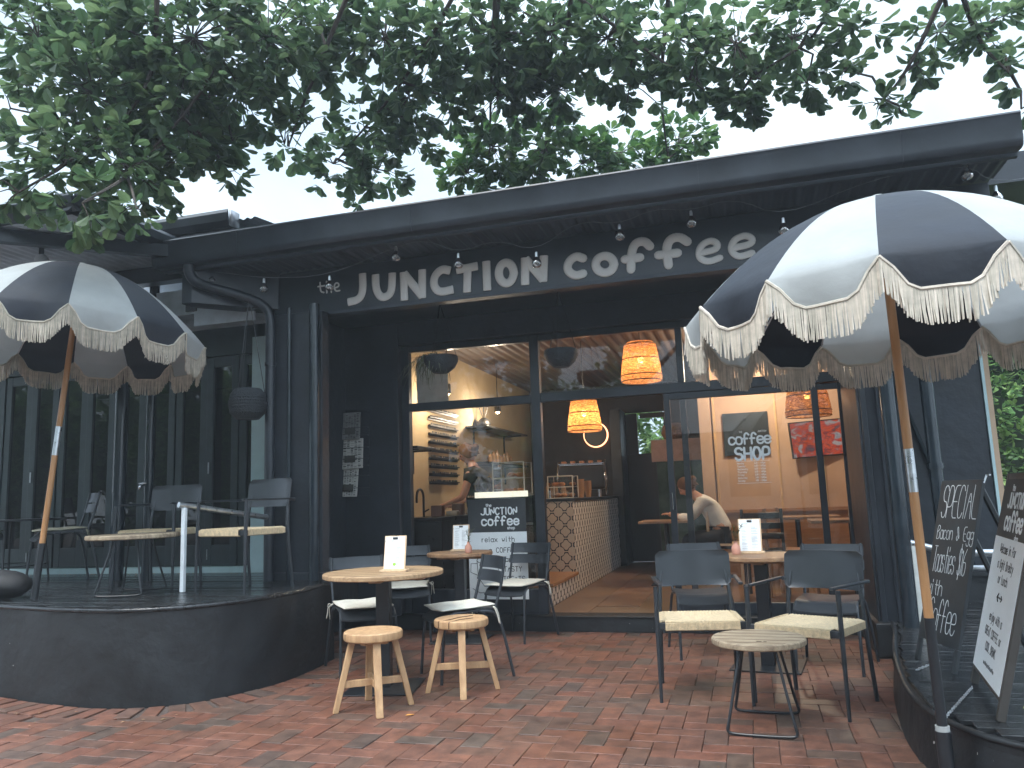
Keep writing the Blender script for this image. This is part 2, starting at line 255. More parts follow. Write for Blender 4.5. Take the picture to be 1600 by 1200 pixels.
# ------------------------------------------------------------------ mesh helpers
class MB:
    def __init__(s): s.v = []; s.f = []; s.mi = []; s.cur = 0
    def add(s, vs, fs):
        o = len(s.v); s.v.extend(tuple(p) for p in vs); s.f.extend(tuple(i + o for i in f) for f in fs); s.mi.extend([s.cur] * len(fs)); return s
    def box(s, x0, x1, y0, y1, z0, z1, M=None):
        P = [Vector(p) for p in ((x0, y0, z0), (x1, y0, z0), (x1, y1, z0), (x0, y1, z0), (x0, y0, z1), (x1, y0, z1), (x1, y1, z1), (x0, y1, z1))]
        if M: P = [M @ p for p in P]
        return s.add(P, [(0, 3, 2, 1), (4, 5, 6, 7), (0, 1, 5, 4), (1, 2, 6, 5), (2, 3, 7, 6), (3, 0, 4, 7)])
    def tube(s, pts, r, n=8, cap=True, flat=None, closed=False):
        pts = [Vector(p) for p in pts]; N = len(pts); rings = []
        rr = r if isinstance(r, (list, tuple)) else [r] * N
        prev = None
        for i, p in enumerate(pts):
            if closed: t = (pts[(i + 1) % N] - pts[i - 1])
            else: t = (pts[min(i + 1, N - 1)] - pts[max(i - 1, 0)])
            if t.length < 1e-9: t = Vector((0, 0, 1))
            t.normalize()
            if prev is None:
                a = Vector((0, 0, 1)) if abs(t.z) < 0.9 else Vector((1, 0, 0))
                u = t.cross(a).normalized()
            else:
                u = (prev - t * prev.dot(t))
                u = u.normalized() if u.length > 1e-6 else t.cross(Vector((1, 0, 0))).normalized()
            prev = u; v = t.cross(u)
            ring = []
            for k in range(n):
                an = 2 * PI * k / n + (PI / n)
                q = p + (u * math.cos(an) + v * math.sin(an)) * rr[i]
                ring.append(q)
            rings.append(ring)
        o = len(s.v); V = [q for ring in rings for q in ring]
        if flat:   # squash about a plane: (normal, factor, origin)
            nn, fac, org = flat; V = [q - nn * ((q - org).dot(nn)) * (1 - fac) for q in V]
        F = []
        M = N if closed else N - 1
        for i in range(M):
            for k in range(n):
                j = (i + 1) % N
                F.append((i * n + k, i * n + (k + 1) % n, j * n + (k + 1) % n, j * n + k))
        if cap and not closed:
            F.append(tuple(range(n))[::-1]); F.append(tuple((N - 1) * n + k for k in range(n)))
        return s.add(V, F)
    def lathe(s, prof, n=24, c=(0, 0, 0), cap0=False, cap1=False, M=None):
        V = []; F = []; c = Vector(c)
        for (r, z) in prof:
            for k in range(n):
                a = 2 * PI * k / n; p = Vector((r * math.cos(a), r * math.sin(a), z))
                if M: p = M @ p
                V.append(p + c)
        for i in range(len(prof) - 1):
            for k in range(n): F.append((i * n + k, i * n + (k + 1) % n, (i + 1) * n + (k + 1) % n, (i + 1) * n + k))
        if cap0: F.append(tuple(range(n))[::-1])
        if cap1: F.append(tuple((len(prof) - 1) * n + k for k in range(n)))
        return s.add(V, F)
    def prism(s, poly, z0, z1, M=None):
        n = len(poly); V = [Vector((x, y, z0)) for x, y in poly] + [Vector((x, y, z1)) for x, y in poly]
        if M: V = [M @ p for p in V]
        return s.add(V, [tuple(range(n))[::-1], tuple(range(n, 2 * n))] + [(i, (i + 1) % n, n + (i + 1) % n, n + i) for i in range(n)])
    def ball(s, c, r, n=12, m=8, sq=(1, 1, 1), jit=0):
        prof = []
        V = []; F = []
        for i in range(m + 1):
            th = PI * i / m
            for k in range(n):
                a = 2 * PI * k / n; q = 1 + random.uniform(-jit, jit)
                V.append((c[0] + r * sq[0] * math.sin(th) * math.cos(a) * q, c[1] + r * sq[1] * math.sin(th) * math.sin(a) * q, c[2] + r * sq[2] * math.cos(th) * q))
        for i in range(m):
            for k in range(n): F.append((i * n + k, (i + 1) * n + k, (i + 1) * n + (k + 1) % n, i * n + (k + 1) % n))
        return s.add(V, F)
    def build(s, name, m, parent=None, smooth=False, bevel=0, loc=None, seg=2):
        me = bpy.data.meshes.new(name); me.from_pydata([tuple(v) for v in s.v], [], s.f)
        ms = m if isinstance(m, (list, tuple)) else [m]
        for q in ms: me.materials.append(q)
        if len(ms) > 1: me.polygons.foreach_set('material_index', s.mi)
        if smooth is True: me.polygons.foreach_set('use_smooth', [True] * len(me.polygons))
        me.update()
        o = bpy.data.objects.new(name, me); COL.objects.link(o)
        if parent: o.parent = parent
        if loc: o.location = loc
        if smooth == 'auto':
            me.polygons.foreach_set('use_smooth', [True] * len(me.polygons)); me.update()
            me.set_sharp_from_angle(angle=math.radians(35))
        if bevel:
            b = o.modifiers.new('bevel', 'BEVEL'); b.width = bevel; b.segments = seg; b.limit_method = 'ANGLE'; b.angle_limit = math.radians(40)
            b.harden_normals = False
        return o

def tag(o, label=None, cat=None, group=None, kind=None):
    if label: o['label'] = label
    if cat: o['category'] = cat
    if group: o['group'] = group
    if kind: o['kind'] = kind
    return o
def empty(name, loc=(0, 0, 0), rz=0.0, label=None, cat=None, group=None):
    o = bpy.data.objects.new(name, None); COL.objects.link(o); o.location = loc; o.rotation_euler = (0, 0, rz); o.empty_display_size = 0.1
    return tag(o, label, cat, group)
def copy_tree(o, parent=None):
    c = o.copy(); COL.objects.link(c); c.parent = parent
    for ch in [q for q in o.children]: copy_tree(ch, c)
    return c
def arc(c, r, a0, a1, n, z=None):
    return [(c[0] + r * math.cos(a0 + (a1 - a0) * i / n), c[1] + r * math.sin(a0 + (a1 - a0) * i / n)) for i in range(n + 1)]
def smooth_pts(pts, it=2):
    pts = [Vector(p) for p in pts]
    for _ in range(it):
        q = [pts[0]]
        for a, b in zip(pts, pts[1:]): q += [a * 0.75 + b * 0.25, a * 0.25 + b * 0.75]
        q.append(pts[-1]); pts = q
    return pts

# ------------------------------------------------------------------ stroke lettering
# grid: x 0-4, baseline y 2, x-height 6, capital height 8, descender 0
SF = {
'A': '02 28 42;15 35', 'B': '02 08 38 47 36 05;35 44 43 32 02', 'C': '47 38 18 06 04 12 32 43', 'D': '02 08 28 46 44 22 02', 'E': '48 08 02 42;05 35', 'F': '48 08 02;05 35',
'G': '47 38 18 06 04 12 32 44 45 25', 'H': '08 02;48 42;05 45', 'I': '28 22', 'J': '48 43 32 12 03', 'K': '08 02;48 05 42', 'L': '08 02 42', 'M': '02 08 24 48 42', 'N': '02 08 42 48',
'O': '18 06 04 12 32 44 46 38 18', 'P': '02 08 38 47 45 34 04', 'R': '02 08 38 47 46 35 05;25 42', 'S': '47 38 18 07 06 15 35 44 43 32 12 03', 'T': '08 48;28 22', 'U': '08 03 12 32 43 48', 'V': '08 22 48', 'W': '08 12 25 32 48', 'X': '08 42;48 02', 'Y': '08 25 48;25 22', 'Z': '08 48 02 42',
'a': '45 36 16 05 03 12 32 43;46 42', 'b': '08 02;05 16 36 45 43 32 12 03', 'c': '45 36 16 05 03 12 32 43', 'd': '48 42;45 36 16 05 03 12 32 43', 'e': '04 44 45 36 16 05 03 12 32 43', 'f': '47 38 28 17 12;05 35',
'g': '46 41 30 10 01;45 36 16 05 04 13 33 44', 'h': '08 02;04 16 36 45 42', 'i': '26 22;28 27', 'j': '36 31 20 10;38 37', 'k': '08 02;36 04 42', 'l': '28 22', 'm': '02 06;05 16 25 22;25 36 45 42', 'n': '02 06;04 16 36 45 42', 'o': '16 05 03 12 32 43 45 36 16',
'p': '06 00;05 16 36 45 43 32 12 03', 'r': '16 12;14 26 36', 's': '45 36 16 05 14 34 43 32 12 03', 't': '28 23 32;16 46', 'u': '06 03 12 32 43;46 42', 'v': '06 22 46', 'w': '06 12 24 32 46', 'x': '06 42;46 02', 'y': '06 22;46 22 10 00',
'z': '06 46 02 42', '&': '43 27 18 07 16 33;14 03 12 22 44', '$': '47 38 18 06 34 43 32 12 03;29 21', '0': '18 06 04 12 32 44 46 38 18', '1': '17 28 22', '2': '07 18 38 46 02 42', '3': '07 18 38 46 25 44 32 12 03', '4': '32 38 04 44', '5': '48 08 05 35 44 32 02', '6': '38 06 03 12 32 43 45 05', '7': '08 48 12',
':': '25 24;23 22', '.': '22 23', '-': '15 35', ' ': '', ',': '23 11', '<': '05 45;26 05 24'}
NARROW = set('iIl:.,1')
def text_strokes(txt, h, gap=0.3, slant=0.0):
    """returns strokes in 2D (x from 0, y 0 = baseline) and the total width; h = capital height"""
    u = h / 6.0; x = 0; out_ = []
    for ch in txt:
        g = SF.get(ch, '')
        off = -1.2 if ch in NARROW else 0
        for st in g.split(';'):
            if not st: continue
            p = [(int(q[0]), int(q[1]) - 2) for q in st.split()]
            out_.append([((a + off) * u * 0.85 + x + b * u * slant, b * u) for a, b in p])
        x += (1.6 if ch in NARROW else 4 * 0.85) * u + gap * h * 0.5
    return out_, x
def lettering(mb, txt, M, h, r, cx=0, y=0, align='c', gap=0.3, n=5, thick=0.25, sm=2, slant=0.0, sx=1.0):
    st, wd = text_strokes(txt, h, gap, slant)
    wd *= sx
    x0 = cx - wd / 2 if align == 'c' else cx
    nrm = (M.to_3x3() @ Vector((0, 0, 1))).normalized(); org = M @ Vector((0, 0, 0))
    for s_ in st:
        pts = [Vector((a * sx + x0, b + y, 0)) for a, b in s_]
        if sm and len(pts) > 2: pts = smooth_pts(pts, sm)
        # extend ends to make rounded caps
        P = [M @ p for p in pts]
        rr = [r] * len(P)
        d0 = (P[0] - P[1]).normalized(); d1 = (P[-1] - P[-2]).normalized()
        P = [P[0] + d0 * r * 0.8] + P + [P[-1] + d1 * r * 0.8]; rr = [r * 0.5] + rr + [r * 0.5]
        mb.tube(P, rr, n, flat=(nrm, thick, org))
def frame_on(origin, xdir, updir):
    x = Vector(xdir).normalized(); u = Vector(updir); u = (u - x * u.dot(x)).normalized(); n_ = x.cross(u)
    o = Vector(origin)
    return Matrix(((x.x, u.x, n_.x, o.x), (x.y, u.y, n_.y, o.y), (x.z, u.z, n_.z, o.z), (0, 0, 0, 1)))

# ================================================================== SETTING: ground and paving
g = MB(); g.box(-60, 60, -60, 80, -0.3, -0.012); tag(g.build('ground', joint_mat), kind='structure')
wallpath = smooth_pts([(-6.9, 4.62, 0), (-6.0, 4.5, 0), (-5.01, 4.37, 0), (-4.4, 4.24, 0), (-3.85, 4.2, 0), (-3.47, 4.40, 0), (-3.25, 4.86, 0), (-3.22, 5.3, 0), (-3.29, 5.82, 0)], 2)
platpath = smooth_pts([(0.92, 6.9, 0), (0.88, 6.1, 0), (0.74, 5.3, 0), (0.67, 4.7, 0), (0.63, 4.15, 0), (0.67, 3.8, 0), (0.8, 3.5, 0), (1.1, 3.3, 0), (2.0, 3.1, 0), (4.0, 3.0, 0)], 2)
def dist_path(x, y, P):
    best = 9
    for a, b in zip(P, P[1:]):
        ab = b - a; t = max(0, min(1, ((x - a.x) * ab.x + (y - a.y) * ab.y) / max(1e-9, ab.x ** 2 + ab.y ** 2)))
        best = min(best, math.hypot(x - a.x - ab.x * t, y - a.y - ab.y * t))
    return best
def brick(mb, cx, cy, lx, ly, ang=0.0):
    h = 0.0025; dz = random.uniform(-0.0025, 0.0015); ang += random.gauss(0, 0.006)
    ca, sa = math.cos(ang), math.sin(ang); V = []
    tx, ty = random.gauss(0, 0.004), random.gauss(0, 0.004)
    for ins, z in ((0, -0.02), (0, -0.002), (0.003, 0.0)):
        for sx, sy in ((-1, -1), (1, -1), (1, 1), (-1, 1)):
            x = sx * (lx / 2 - ins); y = sy * (ly / 2 - ins)
            V.append((cx + x * ca - y * sa, cy + x * sa + y * ca, z + dz + (x * tx + y * ty) * (z > -0.01)))
    F = [(8, 9, 10, 11)]
    for b in (0, 4):
        for k in range(4): F.append((b + k, b + (k + 1) % 4, b + 4 + (k + 1) % 4, b + 4 + k))
    mb.add(V, F)
pv = MB(); W_ = 0.1165; G_ = 0.0035
X0, Y0 = -8.0, 1.4
for i in range(int(10.2 / W_)):
    for j in range(int(6.2 / W_)):
        r_ = (i - j) % 4
        if r_ == 0: cx, cy, lx, ly = X0 + (i + 1) * W_, Y0 + (j + .5) * W_, 2 * W_ - G_, W_ - G_
        elif r_ == 3: cx, cy, lx, ly = X0 + (i + .5) * W_, Y0 + (j + 1) * W_, W_ - G_, 2 * W_ - G_
        else: continue
        if dist_path(cx, cy, wallpath) < 0.27: continue
        if cx > 1.3 or (cx < -4.2 and cy > 5): continue
        brick(pv, cx, cy, lx, ly)
tag(pv.build('brick_paving', brick_mat), kind='structure')
sb = MB(); acc = 0
for a, b in zip(wallpath, wallpath[1:]):
    d = b - a; Ls = d.length; t = 0.113 - acc if acc else 0
    while t < Ls:
        p = a + d * (t / Ls); nrm = Vector((d.y, -d.x, 0)).normalized()
        q = p + nrm * 0.15; brick(sb, q.x, q.y, 0.225, random.uniform(.094, .104), math.atan2(nrm.y, nrm.x) + random.gauss(0, .03)); t += 0.127
    acc = Ls - (t - 0.127)
    if acc > 0.127: acc = 0
tag(sb.build('brick_border', brick_mat), kind='structure')

# ================================================================== raised deck on the left
deck = empty('raised_deck', (-5.2, 5.6, 0), 0, 'black rendered curved terrace with wet boards, left of the cafe front', 'deck')
dp = [Vector((p.x + 5.2, p.y - 5.6, 0)) for p in wallpath]
poly = [(p.x, p.y) for p in dp] + [(1.6, 1.25), (-8, 1.25), (-8, -0.7)]
m_ = MB()
# wall ribbon with some unevenness
segs = []
for a, b in zip(dp, dp[1:]):
    k = max(1, int((b - a).length / 0.08))
    for q in range(k): segs.append(a + (b - a) * (q / k))
segs.append(dp[-1]); n = len(segs); rows = 9
V = []
for i, p in enumerate(segs):
    t = (segs[min(i + 1, n - 1)] - segs[max(i - 1, 0)]).normalized(); nr = Vector((t.y, -t.x, 0))
    for j in range(rows):
        z = -0.01 + (0.575 + .01) * j / (rows - 1)
        bulge = 0.006 * math.sin(i * .13) + 0.012 * (1 - j / (rows - 1))
        q = p + nr * (bulge + 0.007); V.append((q.x, q.y, z))
F = [(i * rows + j, (i + 1) * rows + j, (i + 1) * rows + j + 1, i * rows + j + 1) for i in range(n - 1) for j in range(rows - 1)]
m_.add(V, F); m_.build('retaining_wall', render_black, deck, smooth=True)
m_ = MB(); m_.prism(poly, 0.3, 0.572); m_.build('deck_base', render_black, deck)
# nosing strip along the curve
m_ = MB(); m_.tube([(p.x, p.y, 0.583) for p in segs], 0.016, 8); m_.build('edge_trim', deck_mat, deck, smooth=True)
# boards run across
def inside(x, y, P):
    c_ = False; j = len(P) - 1
    for i in range(len(P)):
        if (P[i][1] > y) != (P[j][1] > y) and x < (P[j][0] - P[i][0]) * (y - P[i][1]) / (P[j][1] - P[i][1]) + P[i][0]: c_ = not c_
        j = i
    return c_
m_ = MB(); y = -1.42
while y < 1.2:
    x = -3.2; start = None; xs = []
    while x < 2.2:
        ins = inside(x, y + .045, poly) and inside(x, y, poly) and inside(x, y + .09, poly)
        if ins and start is None: start = x
        if not ins and start is not None: xs.append((start, x - .02)); start = None
        x += 0.02
    if start is not None: xs.append((start, x))
    for a, b in xs:
        if b - a > 0.1:
            jn = a + (b - a) * random.uniform(.3, .7); dz = random.uniform(-.002, .001)
            m_.box(a, jn - .002, y + .003, y + .092, .574, .6 + dz); m_.box(jn + .002, b, y + .003, y + .092, .574, .6 + dz - .001)
    y += 0.097
m_.build('deck_boards', deck_mat, deck, bevel=0.002, seg=1)

# ================================================================== platform on the right
plat = empty('entry_platform', (1.8, 5.0, 0), 0, 'low black curved platform with wet reflective boards, right of the paving', 'deck')
pp = [Vector((p.x - 1.8, p.y - 5.0, 0)) for p in platpath]
poly2 = [(p.x, p.y) for p in pp] + [(4.5, -2.0), (4.5, 3.2), (-0.88, 3.2)]
V = []; n = len(pp); rows = 5
for i, p in enumerate(pp):
    t = (pp[min(i + 1, n - 1)] - pp[max(i - 1, 0)]).normalized(); nr = Vector((t.y, -t.x, 0)) * -1
    for j in range(rows):
        z = -0.01 + .235 * j / (rows - 1); q = p - nr * (-0.004 + .03 * (1 - j / (rows - 1))) ; V.append((q.x, q.y, z))
m_ = MB(); m_.add(V, [(i * rows + j, (i + 1) * rows + j, (i + 1) * rows + j + 1, i * rows + j + 1) for i in range(n - 1) for j in range(rows - 1)])
m_.build('platform_wall', render_black, plat, smooth=True)
m_ = MB(); m_.prism(poly2, 0.05, 0.222); m_.build('platform_base', render_black, plat)
m_ = MB(); m_.tube([(p.x + .004, p.y, 0.232) for p in pp], 0.014, 8); m_.build('edge_trim', render_black, plat, smooth=True)
m_ = MB(); y = -1.95
while y < 1.9:
    x = -1.3; start = None; xs = []
    while x < 4.4:
        ins = inside(x, y, poly2) and inside(x, y + .09, poly2)
        if ins and start is None: start = x
        if not ins and start is not None: xs.append((start, x - .02)); start = None
        x += 0.02
    if start is not None: xs.append((start, x))
    for a, b in xs:
        if b - a > 0.1: m_.box(a + .02, b, y + .0015, y + .0945, .224, .245 + random.uniform(-.002, .001))
    y += 0.097
m_.build('deck_boards', deck_mat, plat, bevel=0.002, seg=1)

# ================================================================== cafe building
cafe = empty('cafe_building', (-1.2, 7.27, 0), 0, 'black painted cafe with a large hand lettered name board and glass front', 'building')
def C(mb, name, m, parent=cafe, **k):
    mb.v = [(x + 1.2, y - 7.27, z) for x, y, z in mb.v]; return mb.build(name, m, parent, **k)
FY = 7.27
# front walls
m_ = MB(); m_.box(-4.35, -3.30, 7.16, 7.40, 0, 3.26); m_.box(-3.30, 0.92, 7.16, 7.40, 2.76, 3.26); m_.box(0.92, 1.88, 7.22, 7.40, 0, 3.6)
C(m_, 'front_wall', navy, bevel=.008)
m_ = MB(); m_.box(-3.88, -3.40, 5.86, 5.98, 0, 2.86); m_.box(-3.90, -3.38, 5.84, 6.0, 0.58, 0.66); C(m_, 'corner_pier', navy, bevel=.01)
m_ = MB(); m_.box(-3.98, -3.89, 5.99, 7.16, 0, 3.2); C(m_, 'side_wall', navy)
m_ = MB(); m_.box(0.80, 1.0, 6.28, 7.2, 0, 2.86); m_.box(0.82, 0.86, 6.25, 6.279, 0, 2.86); m_.box(0.93, .96, 6.25, 6.279, 0, 2.86)
C(m_, 'pier', navysmooth, bevel=.006)
m_ = MB(); m_.box(0.77, 1.03, 6.2, 7.15, 0, 0.24); C(m_, 'pier_plinth', render_black, bevel=.01)
# name board and lettering
m_ = MB(); m_.box(-4.0, 1.75, 5.985, 6.06, 2.87, 3.262); C(m_, 'name_board', navysmooth, bevel=.004)
m_ = MB(); m_.box(-4.0, 1.75, 5.975, 6.075, 2.845, 2.8695); C(m_, 'board_trim', soffit_mat)
S_ = {'t':[(-3.488,3.141),(-3.484,3.058),(-3.451,3.047)],'t-':[(-3.508,3.106),(-3.443,3.108)],'h':[(-3.424,3.144),(-3.421,3.041)],'h2':[(-3.421,3.075),(-3.394,3.093),(-3.379,3.073),(-3.376,3.04)],
'e':[(-3.349,3.074),(-3.299,3.086),(-3.309,3.117),(-3.336,3.12),(-3.352,3.088),(-3.335,3.044),(-3.295,3.047)],
'J':[(-3.074,3.165),(-3.071,3.009),(-3.112,2.945),(-3.207,2.935)],'U':[(-2.951,3.141),(-2.949,3.022),(-2.91,2.948),(-2.853,2.938),(-2.8,2.979),(-2.793,3.136)],
'N1':[(-2.684,2.902),(-2.687,3.129)],'N2':[(-2.68,3.122),(-2.524,2.915)],'N3':[(-2.521,2.905),(-2.516,3.132)],
'C':[(-2.272,3.105),(-2.34,3.127),(-2.406,3.073),(-2.416,2.988),(-2.366,2.924),(-2.25,2.937)],'T1':[(-2.198,3.1),(-2.03,3.113)],'T2':[(-2.11,3.103),(-2.12,2.909)],'I':[(-1.945,3.135),(-1.944,2.906)],
'M1':[(-1.62,2.915),(-1.612,3.123)],'M2':[(-1.604,3.115),(-1.472,2.937)],'M3':[(-1.47,2.925),(-1.454,3.121)],
'c':[(-1.134,3.068),(-1.191,3.098),(-1.259,3.051),(-1.266,2.979),(-1.206,2.931),(-1.14,2.944)],'f1':[(-0.605,3.099),(-0.641,3.146),(-0.71,3.145),(-0.749,3.079),(-0.762,2.932)],'f1-':[(-0.805,3.018),(-0.686,3.019)],
'f2':[(-0.32,3.098),(-0.372,3.145),(-0.445,3.14),(-0.483,3.07),(-0.473,2.931)],'f2-':[(-0.544,3.02),(-0.398,3.019)],
'e1':[(-0.225,2.997),(-0.106,3.009),(-0.097,3.058),(-0.148,3.088),(-0.219,3.059),(-0.243,2.995),(-0.229,2.947),(-0.172,2.919),(-0.088,2.942)],
'e2':[(0.016,3.006),(0.145,3.017),(0.16,3.062),(0.104,3.095),(0.03,3.073),(-0.003,3.015),(0.008,2.963),(0.051,2.929),(0.145,2.95)],
'O':[(-1.711,3.016),(-1.718,3.062),(-1.741,3.098),(-1.773,3.114),(-1.806,3.106),(-1.831,3.076),(-1.841,3.032),(-1.834,2.986),(-1.811,2.951),(-1.779,2.935),(-1.747,2.943),(-1.722,2.973),(-1.711,3.016)],
'o':[(-0.891,2.989),(-0.899,3.025),(-0.924,3.054),(-0.96,3.068),(-0.998,3.063),(-1.026,3.041),(-1.038,3.007),(-1.03,2.97),(-1.004,2.941),(-0.968,2.928),(-0.931,2.933),(-0.903,2.955),(-0.891,2.989)]}
m_ = MB(); q_ = 0
for k, s_ in S_.items():
    pts = [Vector((x, 5.978 - q_ * 0.0004, z)) for x, z in s_]; q_ = (q_ + 1) % 4
    if len(pts) > 2: pts = smooth_pts(pts, 2)
    r = 0.0075 if k in ('t', 't-', 'h', 'h2', 'e') else (0.027 if k in ('e1', 'e2') else 0.036)
    d0 = (pts[0] - pts[1]).normalized(); d1 = (pts[-1] - pts[-2]).normalized()
    blunt = k in ('J', 'U', 'N1', 'N2', 'N3', 'C', 'T1', 'T2', 'I', 'M1', 'M2', 'M3')
    if k in ('O', 'o'): m_.tube(pts[:-1], r, 10, flat=(Vector((0, 1, 0)), .25, pts[0]), closed=True); continue
    e_ = 0.3 if blunt else 0.9
    P = [pts[0] + d0 * r * e_, pts[0] + d0 * r * e_ * .6] + pts + [pts[-1] + d1 * r * e_ * .6, pts[-1] + d1 * r * e_]
    rr = [r * (.9 if blunt else .35), r * (1 if blunt else .8)] + [r] * len(pts) + [r * (1 if blunt else .8), r * (.9 if blunt else .35)]
    m_.tube(P, rr, 10, flat=(Vector((0, 1, 0)), .25, pts[0]))
C(m_, 'lettering', letter_mat, smooth=True)
# corrugated soffit
def corrugated(x0, x1, y0, y1, z0, z1, per=0.076, amp=0.008, along='y'):
    mb = MB(); V = []; F = []
    if along == 'y':
        n = int((x1 - x0) / per * 8)
        for i in range(n + 1):
            x = x0 + (x1 - x0) * i / n; dz = amp * math.sin(2 * PI * x / per); V += [(x, y0, z0 + dz), (x, y1, z1 + dz)]
    else:
        n = int((y1 - y0) / per * 8)
        for i in range(n + 1):
            t = i / n; y = y0 + (y1 - y0) * t; dz = amp * math.sin(2 * PI * y / per); V += [(x0, y, z0 + (z1 - z0) * t + dz), (x1, y, z0 + (z1 - z0) * t + dz)]
    mb.add(V, [(2 * i, 2 * i + 2, 2 * i + 3, 2 * i + 1) for i in range(n)]); return mb
C(corrugated(-4.7, 1.78, 5.46, 5.98, 3.275, 3.275), 'soffit', soffit_mat, smooth=True)
m_ = MB(); m_.box(-4.2, 1.75, 6.062, 7.158, 3.0, 3.05); C(m_, 'porch_ceiling', navysmooth)
# roof body and gutter
m_ = MB(); m_.prism([(5.46, 3.30), (5.46, 3.44), (9.5, 3.62), (14.2, 3.50), (14.2, 3.30)], -4.75, 1.78, Matrix(((0, 0, 1, 0), (1, 0, 0, 0), (0, 1, 0, 0), (0, 0, 0, 1)))); C(m_, 'roof', navysmooth)
m_ = MB(); prof = [(5.455, 3.25), (5.38, 3.245), (5.35, 3.252), (5.338, 3.27), (5.332, 3.30), (5.326, 3.44), (5.318, 3.455), (5.324, 3.468), (5.336, 3.462), (5.338, 3.44), (5.344, 3.30), (5.352, 3.275), (5.37, 3.262), (5.44, 3.262)]
Mx = Matrix(((0, 0, 1, 0), (1, 0, 0, 0), (0, 1, 0, 0), (0, 0, 0, 1)))
m_.prism(prof, -4.72, 1.78, Mx)
for x in (-4.72, 1.77): m_.prism([(5.455, 3.252), (5.385, 3.248), (5.352, 3.256), (5.336, 3.30), (5.33, 3.45), (5.455, 3.44)], x, x + .012, Mx)
for x in (-3.9, -2.35, -0.2, 1.1):
    m_.prism([(a - .004 if a < 5.4 else a, b - .003) for a, b in prof[:7]] + [(5.342, 3.44), (5.35, 3.29), (5.44, 3.262)], x, x + .02, Mx)
C(m_, 'gutter', navysmooth, smooth='auto')
m_ = MB(); m_.box(-4.7, 1.78, 5.458, 5.50, 3.225, 3.30); C(m_, 'fascia', soffit_mat)
m_ = MB(); m_.prism([(-4.42, 5.47), (-3.90, 5.97), (-3.90, 6.05), (-4.10, 6.05), (-4.52, 5.62), (-4.52, 5.47)], 2.94, 3.27); C(m_, 'eave_return', navysmooth, bevel=.004)
# downpipes
m_ = MB(); m_.tube(smooth_pts([(-4.40, 5.40, 3.25), (-4.40, 5.41, 3.17), (-4.36, 5.46, 3.10), (-4.2, 5.56, 3.05), (-3.98, 5.72, 2.98), (-3.88, 5.79, 2.90), (-3.865, 5.80, 2.78)], 2) + [Vector((-3.865, 5.80, 0.6))], 0.043, 14)
for z in (2.4, 1.4): m_.tube([(-3.865, 5.8, z), (-3.865, 5.8, z + .03)], .048, 14)
C(m_, 'downpipe', navysmooth, smooth='auto')
for x, y, r in ((-3.44, 5.80, 0.043), (-3.70, 5.83, 0.018)):
    m_ = MB(); m_.tube([(x, y, 0.6), (x, y, 2.9)], r, 14); C(m_, 'pipe', pipe_mat, smooth='auto')
m_ = MB(); m_.tube([(0.97, 6.03, 0.0), (0.97, 6.03, 2.86)], 0.052, 20); m_.tube([(.97, 6.03, 0), (.97, 6.03, .03)], .08, 20)
C(m_, 'porch_post', pipe_mat, smooth='auto')
m_ = MB(); m_.tube([(1.27, 6.25, 0.2), (1.27, 6.25, 3.1)], 0.045, 18); m_.tube([(1.27, 6.25, 1.3), (1.27, 6.25, 1.34)], .055, 18); C(m_, 'porch_post', pipe_mat, smooth='auto')
m_ = MB(); m_.tube([(1.1, 7.19, 2.5), (1.68, 7.19, .45)], .018, 8); C(m_, 'brace', pipe_mat, smooth='auto')
m_ = MB(); m_.box(0.92, 6.0, 7.13, 7.215, 0.2, 0.5); m_.box(1.0, 6, 7.10, 7.128, .47, .5); C(m_, 'base_board', render_black)
m_ = MB(); m_.box(1.878, 1.90, 7.2, 7.42, 0.2, 3.3); C(m_, 'corner_flashing', pale_blue)
# neighbouring roof to the right
m_ = MB(); m_.box(1.79, 7.0, 6.2, 7.1, 3.33, 3.50); m_.box(1.79, 7.0, 6.16, 6.199, 3.30, 3.52); C(m_, 'side_roof', navysmooth)
# rear body: side walls, back wall, floor, ceiling
m_ = MB(); m_.box(-3.62, -3.50, 7.401, 13.0, 0, 3.3); C(m_, 'left_wall', cream_wall)
m_ = MB(); m_.box(1.90, 2.0, 7.43, 13.0, 0, 3.3); C(m_, 'right_wall', tan_wall)
m_ = MB(); m_.box(-3.5, -1.98, 12.9, 13.0, 0.12, 3.2); m_.box(-1.22, -0.3, 12.9, 13.0, .12, 3.2); m_.box(-1.98, -1.22, 12.9, 13.0, 2.52, 3.2)
C(m_, 'back_wall', dark_int)
m_ = MB(); m_.box(-.42, 1.9, 10.5, 10.62, .12, 3.1); m_.box(-0.56, -.421, 10.2, 10.62, .12, 3.1); C(m_, 'tan_partition', tan_wall)
m_ = MB(); m_.box(-3.62, 2.0, 7.2, 13.0, 0.0, .118); C(m_, 'floor', floor_tile)
m_ = MB()
for i in range(9):
    for j in range(5):
        m_.box(-1.95 + i * .42, -1.955 + (i + 1) * .42, 7.36 + j * 1.1 + (i % 2) * .5, 7.355 + (j + 1) * 1.1 + (i % 2) * .5, .119, .126)
C(m_, 'floor_tiles', mat('slate_floor_tile', (0.17, 0.10, 0.055), 0.35, scale=4, col2=(0.27, 0.165, 0.09), island=0.18))
C(corrugated(-3.6, 1.95, 7.42, 12.95, 3.02, 3.0, per=.12, amp=.012), 'ceiling', ceil_mat, smooth=True)
